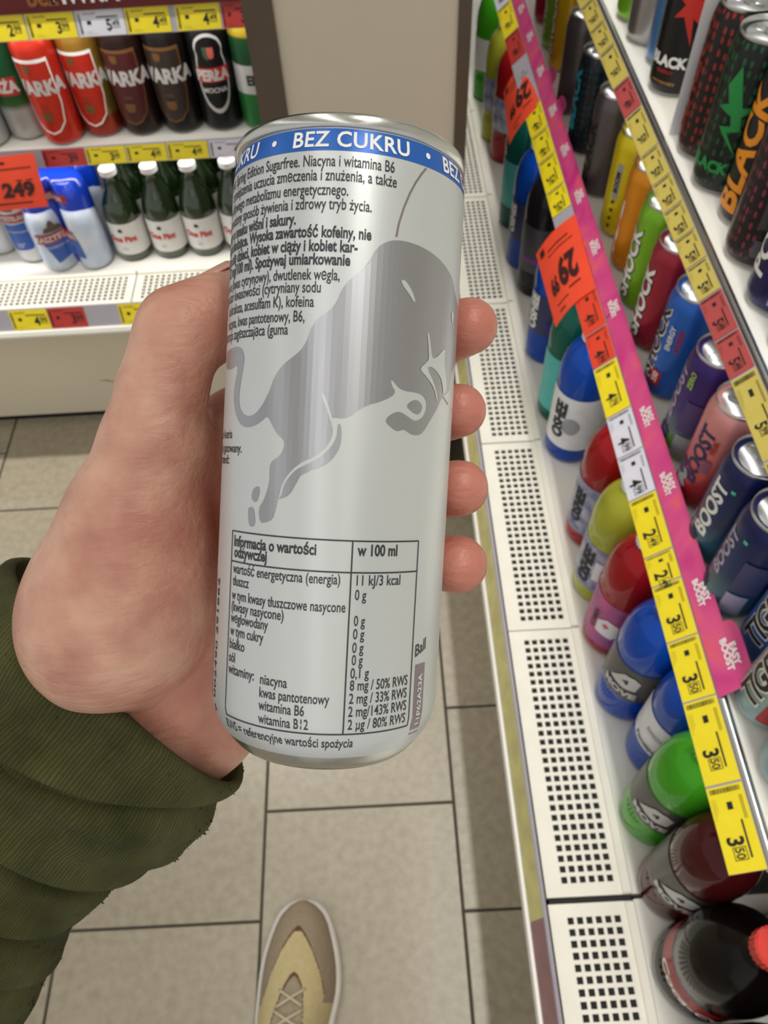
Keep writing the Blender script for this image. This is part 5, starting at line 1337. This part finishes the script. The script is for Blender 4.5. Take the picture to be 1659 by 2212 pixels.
for i in range(NT + 1):
    for j in range(NA):
        th = 2 * math.pi * j / NA; r0 = rim_t(th); k = i / NT
        t = r0 + (TEND - r0) * k
        w = wid(t) ; fz = fold(t, th) * min(1, max(0, (t - r0) / 60)) * (1.0 if math.sin(th) < .3 else .4)
        front = max(0, -math.sin(th))
        sd = fz * (.30 + .70 * front)
        a = w + sd * .35; b_ = .78 * w + sd
        # rounded edge
        lip = max(0, 1 - (t - r0) / 14); a -= 9 * lip * lip; b_ -= 9 * lip * lip
        p = hp(250, 1475, DS) + (e_t * (t + front * over(t, th) * min(1, max(0, (t - r0) / 40))) + e_n * a * math.cos(th)) * pxm + e_d * b_ * math.sin(th) * pxm
        vs.append(p); uvs.append((j / NA, t / 900))
nin = 14
for i in range(nin + 1):                                   # inside of the cuff
    for j in range(NA):
        th = 2 * math.pi * j / NA; r0 = rim_t(th); t = r0 + 2 + 240 * i / nin
        w = wid(t) - 20 - 3 * min(i, 3); p = hp(250, 1475, DS) + (e_t * t + e_n * w * math.cos(th)) * pxm + e_d * .74 * w * math.sin(th) * pxm
        vs.append(p); uvs.append((j / NA, t / 900))
fs = []
R0 = (NT + 1) * NA
for i in range(NT):
    for j in range(NA):
        j2 = (j + 1) % NA; fs.append((i * NA + j, (i + 1) * NA + j, (i + 1) * NA + j2, i * NA + j2))
for i in range(nin):
    for j in range(NA):
        j2 = (j + 1) % NA; fs.append((R0 + i * NA + j, R0 + i * NA + j2, R0 + (i + 1) * NA + j2, R0 + (i + 1) * NA + j))
for j in range(NA):
    j2 = (j + 1) % NA; fs.append((j, j2, R0 + j2, R0 + j))
wv = [c2w(p) for p in vs]
me = mesh('sleeve', wv, fs, True)
uvl = me.uv_layers.new(name='knit')
for lp in me.loops:
    u, v_ = uvs[lp.vertex_index]; uvl.data[lp.index].uv = (u, v_)
def knit_mat():
    m = bpy.data.materials.new('olive_knit'); m.use_nodes = True
    nt = m.node_tree; b = nt.nodes['Principled BSDF']
    uv = nt.nodes.new('ShaderNodeUVMap'); uv.uv_map = 'knit'
    mp = nt.nodes.new('ShaderNodeMapping'); mp.inputs['Scale'].default_value = (150, 16, 1); nt.links.new(uv.outputs['UV'], mp.inputs['Vector'])
    n0 = nt.nodes.new('ShaderNodeTexNoise'); n0.inputs['Scale'].default_value = .35; n0.inputs['Detail'].default_value = 2; nt.links.new(mp.outputs['Vector'], n0.inputs['Vector'])
    wv_ = nt.nodes.new('ShaderNodeTexWave'); wv_.wave_type = 'BANDS'; wv_.bands_direction = 'X'; wv_.inputs['Scale'].default_value = .55; wv_.inputs['Distortion'].default_value = 4.0; wv_.inputs['Detail'].default_value = 2; wv_.inputs['Detail Scale'].default_value = 1.5
    nt.links.new(mp.outputs['Vector'], wv_.inputs['Vector'])
    tc = nt.nodes.new('ShaderNodeTexCoord')
    n1 = nt.nodes.new('ShaderNodeTexNoise'); n1.inputs['Scale'].default_value = 45; n1.inputs['Detail'].default_value = 5; nt.links.new(tc.outputs['Object'], n1.inputs['Vector'])
    rp = nt.nodes.new('ShaderNodeValToRGB'); rp.color_ramp.elements[0].position = .3; rp.color_ramp.elements[1].position = .72
    rp.color_ramp.elements[0].color = (*rgb(58, 60, 33), 1); rp.color_ramp.elements[1].color = (*rgb(94, 94, 56), 1)
    nt.links.new(n1.outputs['Fac'], rp.inputs['Fac'])
    mx = nt.nodes.new('ShaderNodeMixRGB'); mx.blend_type = 'MULTIPLY'; mx.inputs[0].default_value = .38
    nt.links.new(rp.outputs['Color'], mx.inputs[1]); nt.links.new(wv_.outputs['Color'], mx.inputs[2]); nt.links.new(mx.outputs[0], b.inputs['Base Color'])
    n3 = nt.nodes.new('ShaderNodeTexNoise'); n3.inputs['Scale'].default_value = 900; n3.inputs['Detail'].default_value = 2; nt.links.new(tc.outputs['Object'], n3.inputs['Vector'])
    ad = nt.nodes.new('ShaderNodeMath'); ad.operation = 'MULTIPLY_ADD'; ad.inputs[1].default_value = .6; nt.links.new(n3.outputs['Fac'], ad.inputs[0]); nt.links.new(wv_.outputs['Fac'], ad.inputs[2])
    bp = nt.nodes.new('ShaderNodeBump'); bp.inputs['Strength'].default_value = .55; bp.inputs['Distance'].default_value = .0006
    nt.links.new(ad.outputs[0], bp.inputs['Height']); nt.links.new(bp.outputs['Normal'], b.inputs['Normal'])
    b.inputs['Roughness'].default_value = .9; b.inputs['Sheen Weight'].default_value = .03; b.inputs['Specular IOR Level'].default_value = .15
    return m
M_KNIT = knit_mat()
slv = obj('sleeve', me, M_KNIT, person, world=True); slv['label'] = 'olive green knitted sleeve pushed into folds'
# pilling and loose fibres along the sleeve silhouette
rb = random.Random(9); mb = MB()
for _ in range(420):
    i = int(rb.random() ** 1.2 * NT); j = rb.choice([rb.randint(-14, 10), rb.randint(NA // 2, NA - 1)]) % NA
    k = i * NA + j; p = np.array(vs[k]); th = 2 * math.pi * j / NA
    n = e_n * math.cos(th) + e_d * math.sin(th)
    s_ = rb.uniform(.0003, .0007); c = Vector(tuple(c2w(p + n * s_ * .4)))
    q = [c + Vector((rb.uniform(-1, 1), rb.uniform(-1, 1), rb.uniform(-1, 1))) * s_ for _ in range(4)]
    mb.add(q, [(0, 1, 2), (0, 2, 3), (0, 3, 1), (1, 3, 2)])
o = mb.build('lint', M_KNIT, person, world=True); o['kind'] = 'stuff'

# ------------------------------------------------------------------ the sneaker
def zpt(px, py, z): return atz(px, py, z)
outl = [(1943, 648, 652), (1947, 632, 680), (1958, 614, 698), (1975, 600, 710), (2000, 588, 720), (2030, 577, 727), (2060, 568, 733), (2090, 562, 737), (2120, 558, 738), (2150, 555, 736), (2180, 552, 730), (2212, 550, 722)]
SY = []
for py, l, r in outl:
    a, b_ = zpt(l, py, .022), zpt(r, py, .022); SY.append(((a[1] + b_[1]) / 2, a[0], b_[0]))
ytoe = SY[0][0]
ylast, la, ra = SY[-1]
for dy, sh in ((.035, .004), (.07, .010), (.105, .013), (.14, .010), (.17, .010), (.195, .016), (.21, .026), (.218, .042)):
    SY.append((ylast - dy, la + sh * .8, ra - sh))
def edge(y):
    if y >= SY[0][0]: return SY[0][1], SY[0][2]
    for (y0, a0, b0), (y1, a1, b1) in zip(SY, SY[1:]):
        if y1 <= y <= y0:
            k = (y0 - y) / (y0 - y1); return a0 + (a1 - a0) * k, b0 + (b1 - b0) * k
    return SY[-1][1], SY[-1][2]
yheel = SY[-1][0]
shoe = empty('sneaker', (float((la + ra) / 2), float(ylast - .05), 0)); tag(shoe, 'beige laced sneaker with white sole standing on the tiled floor', 'shoe')
ring = [(a, y) for y, a, b_ in SY] + [(b_, y) for y, a, b_ in SY[::-1]]
ring = smooth_poly(ring, 1)
cxr = sum(p[0] for p in ring) / len(ring); cyr = sum(p[1] for p in ring) / len(ring)
def shr(s_): return [(cxr + (p[0] - cxr) * s_, cyr + (p[1] - cyr) * (1 - (1 - s_) * .45)) for p in ring]
lv = [(.93, 0.0), (.985, .004), (1.0, .014), (1.0, .022), (.98, .028), (.90, .029)]
n = len(ring); v = []; f = []
for s_, z in lv: v += [(p[0], p[1], z + .010 * max(0, (p[1] - ytoe + .06) / .06) ** 2 * (0.3 if z < .01 else .6)) for p in shr(s_)]
for i in range(len(lv) - 1):
    for k in range(n): f.append((i * n + k, (i + 1) * n + k, (i + 1) * n + (k + 1) % n, i * n + (k + 1) % n))
f.append(list(range(n))); f.append([(len(lv) - 1) * n + k for k in range(n)][::-1])
obj('sole', mesh('sole', v, f, True), mat('sole_white', rgb(208, 203, 196), .5, 0, .04, 60), shoe, world=True)
NYS, NXS = 150, 76
def hgt(y):
    d = ytoe - y
    pts = [(0, .012), (.01, .024), (.03, .036), (.06, .046), (.10, .060), (.15, .078), (.19, .084), (.25, .082), (.30, .078), (.45, .07)]
    for (d0, h0), (d1, h1) in zip(pts, pts[1:]):
        if d0 <= d <= d1: return h0 + (h1 - h0) * (d - d0) / (d1 - d0)
    return .01
def spt(a, y, off=0.0):
    l, r = edge(y); k = min(1, max(0, (ytoe - .004 - y) / .02)); ins_ = .007 + .004 * (1 - k)
    l += ins_; r -= ins_
    if r < l: l = r = (l + r) / 2
    xc_, w = (l + r) / 2, (r - l) / 2
    return (xc_ + w * a * (1 + off * 8), y, .026 + (hgt(y) + off) * max(0, (1 - abs(a) ** 2.6)) ** .55)
# nested overlays, measured back from the toe: mudguard / dark edge / pale band / dark edge / tongue
def A1(d): return 0 if d < .040 else min(.80, .80 * ((d - .040) / .085) ** .55)        # outer limit of pale band
def A2(d): return 0 if d < .095 else min(.60, .50 * ((d - .095) / .07) ** .5)             # inner limit of pale band
parts = {'mudguard': (mat('suede_taupe', rgb(150, 134, 112), .85, 0, .08, 200, bump=.2, bscale=900), .0012), 'edge_trim': (mat('brown_edge', rgb(98, 62, 36), .6), .0004), 'overlay_band': (mat('pale_suede', rgb(194, 177, 132), .8, 0, .06, 150, bump=.2, bscale=900), .0018), 'tongue': (mat('mesh_beige', rgb(160, 146, 122), .85, 0, .12, 120, bump=.4, bscale=600), 0.0)}
bufs = {k: ({}, [], []) for k in parts}
ys = [ytoe - .004 - (ytoe - .004 - yheel - .008) * k / NYS for k in range(NYS + 1)]
xs_ = [-1 + 2 * k / NXS for k in range(NXS + 1)]
for j in range(NYS):
    for i in range(NXS):
        a = (xs_[i] + xs_[i + 1]) / 2; d = ytoe - (ys[j] + ys[j + 1]) / 2; t = abs(a)
        b1 = .040 + .085 * (t / .80) ** 1.8 if t < .80 else 9; b2 = .098 + .075 * (t / .50) ** 2.0 if t < .62 else 9
        w1 = .0065 * (1 - .55 * min(1, t / .5)); w2 = .0055 * (1 - .4 * min(1, t / .4))
        if d > .30: nm = 'tongue' if t < .45 else 'overlay_band'
        elif d < b1: nm = 'mudguard' if d < .135 else 'overlay_band'
        elif d < b1 + w1: nm = 'edge_trim'
        elif d < b2: nm = 'overlay_band'
        elif d < b2 + w2: nm = 'edge_trim'
        else: nm = 'tongue'
        idm, vv, ff = bufs[nm]; q = []
        for (ii, jj) in ((i, j), (i, j + 1), (i + 1, j + 1), (i + 1, j)):
            if (ii, jj) not in idm: idm[(ii, jj)] = len(vv); vv.append(spt(xs_[ii], ys[jj], parts[nm][1]))
            q.append(idm[(ii, jj)])
        ff.append(tuple(q))
for nm, (idm, vv, ff) in bufs.items():
    obj(nm, mesh(nm, vv, ff, True), parts[nm][0], shoe, world=True)
M_LACE = mat('lace', rgb(196, 184, 158), .85, 0, .1, 400)
def lace(d0, a0, d1, a1):
    p = []
    for k in range(9):
        t = k / 8; a = a0 + (a1 - a0) * t; y = ytoe - (d0 + (d1 - d0) * t)
        q = spt(a, y, .0); p.append((q[0], q[1], q[2] + .0022 + .002 * math.sin(math.pi * t)))
    MB().tube(p, .0019, 6).build('lace', M_LACE, shoe, smooth=True, world=True)
for k in range(6):
    d = .118 + .024 * k; w = .34 + .04 * k
    lace(d, -w, d + .020, w); lace(d, w, d + .020, -w)
# padded collar and ankle sock at the back of the shoe
cy0 = ytoe - .235; l_, r_ = edge(cy0); cxs = (l_ + r_) / 2
ell = [(cxs + .034 * math.cos(a), cy0 + .045 * math.sin(a), .104 + .006 * math.sin(a)) for a in [2 * math.pi * k / 28 for k in range(29)]]
MB().tube(ell, .008, 8).build('collar', parts['overlay_band'][0], shoe, smooth=True, world=True)
mb = MB(); nn = 24
mb.add([(cxs + (.032 - .002 * i) * math.cos(2 * math.pi * k / nn), cy0 + (.043 - .003 * i) * math.sin(2 * math.pi * k / nn) - .004 * i, .080 + .035 * i) for i in range(4) for k in range(nn)],
       [(i * nn + k, i * nn + (k + 1) % nn, (i + 1) * nn + (k + 1) % nn, (i + 1) * nn + k) for i in range(3) for k in range(nn)] + [tuple(3 * nn + k for k in range(nn))])
mb.build('sock', mat('sock_grey', rgb(170, 168, 164), .9), shoe, smooth=True, world=True)
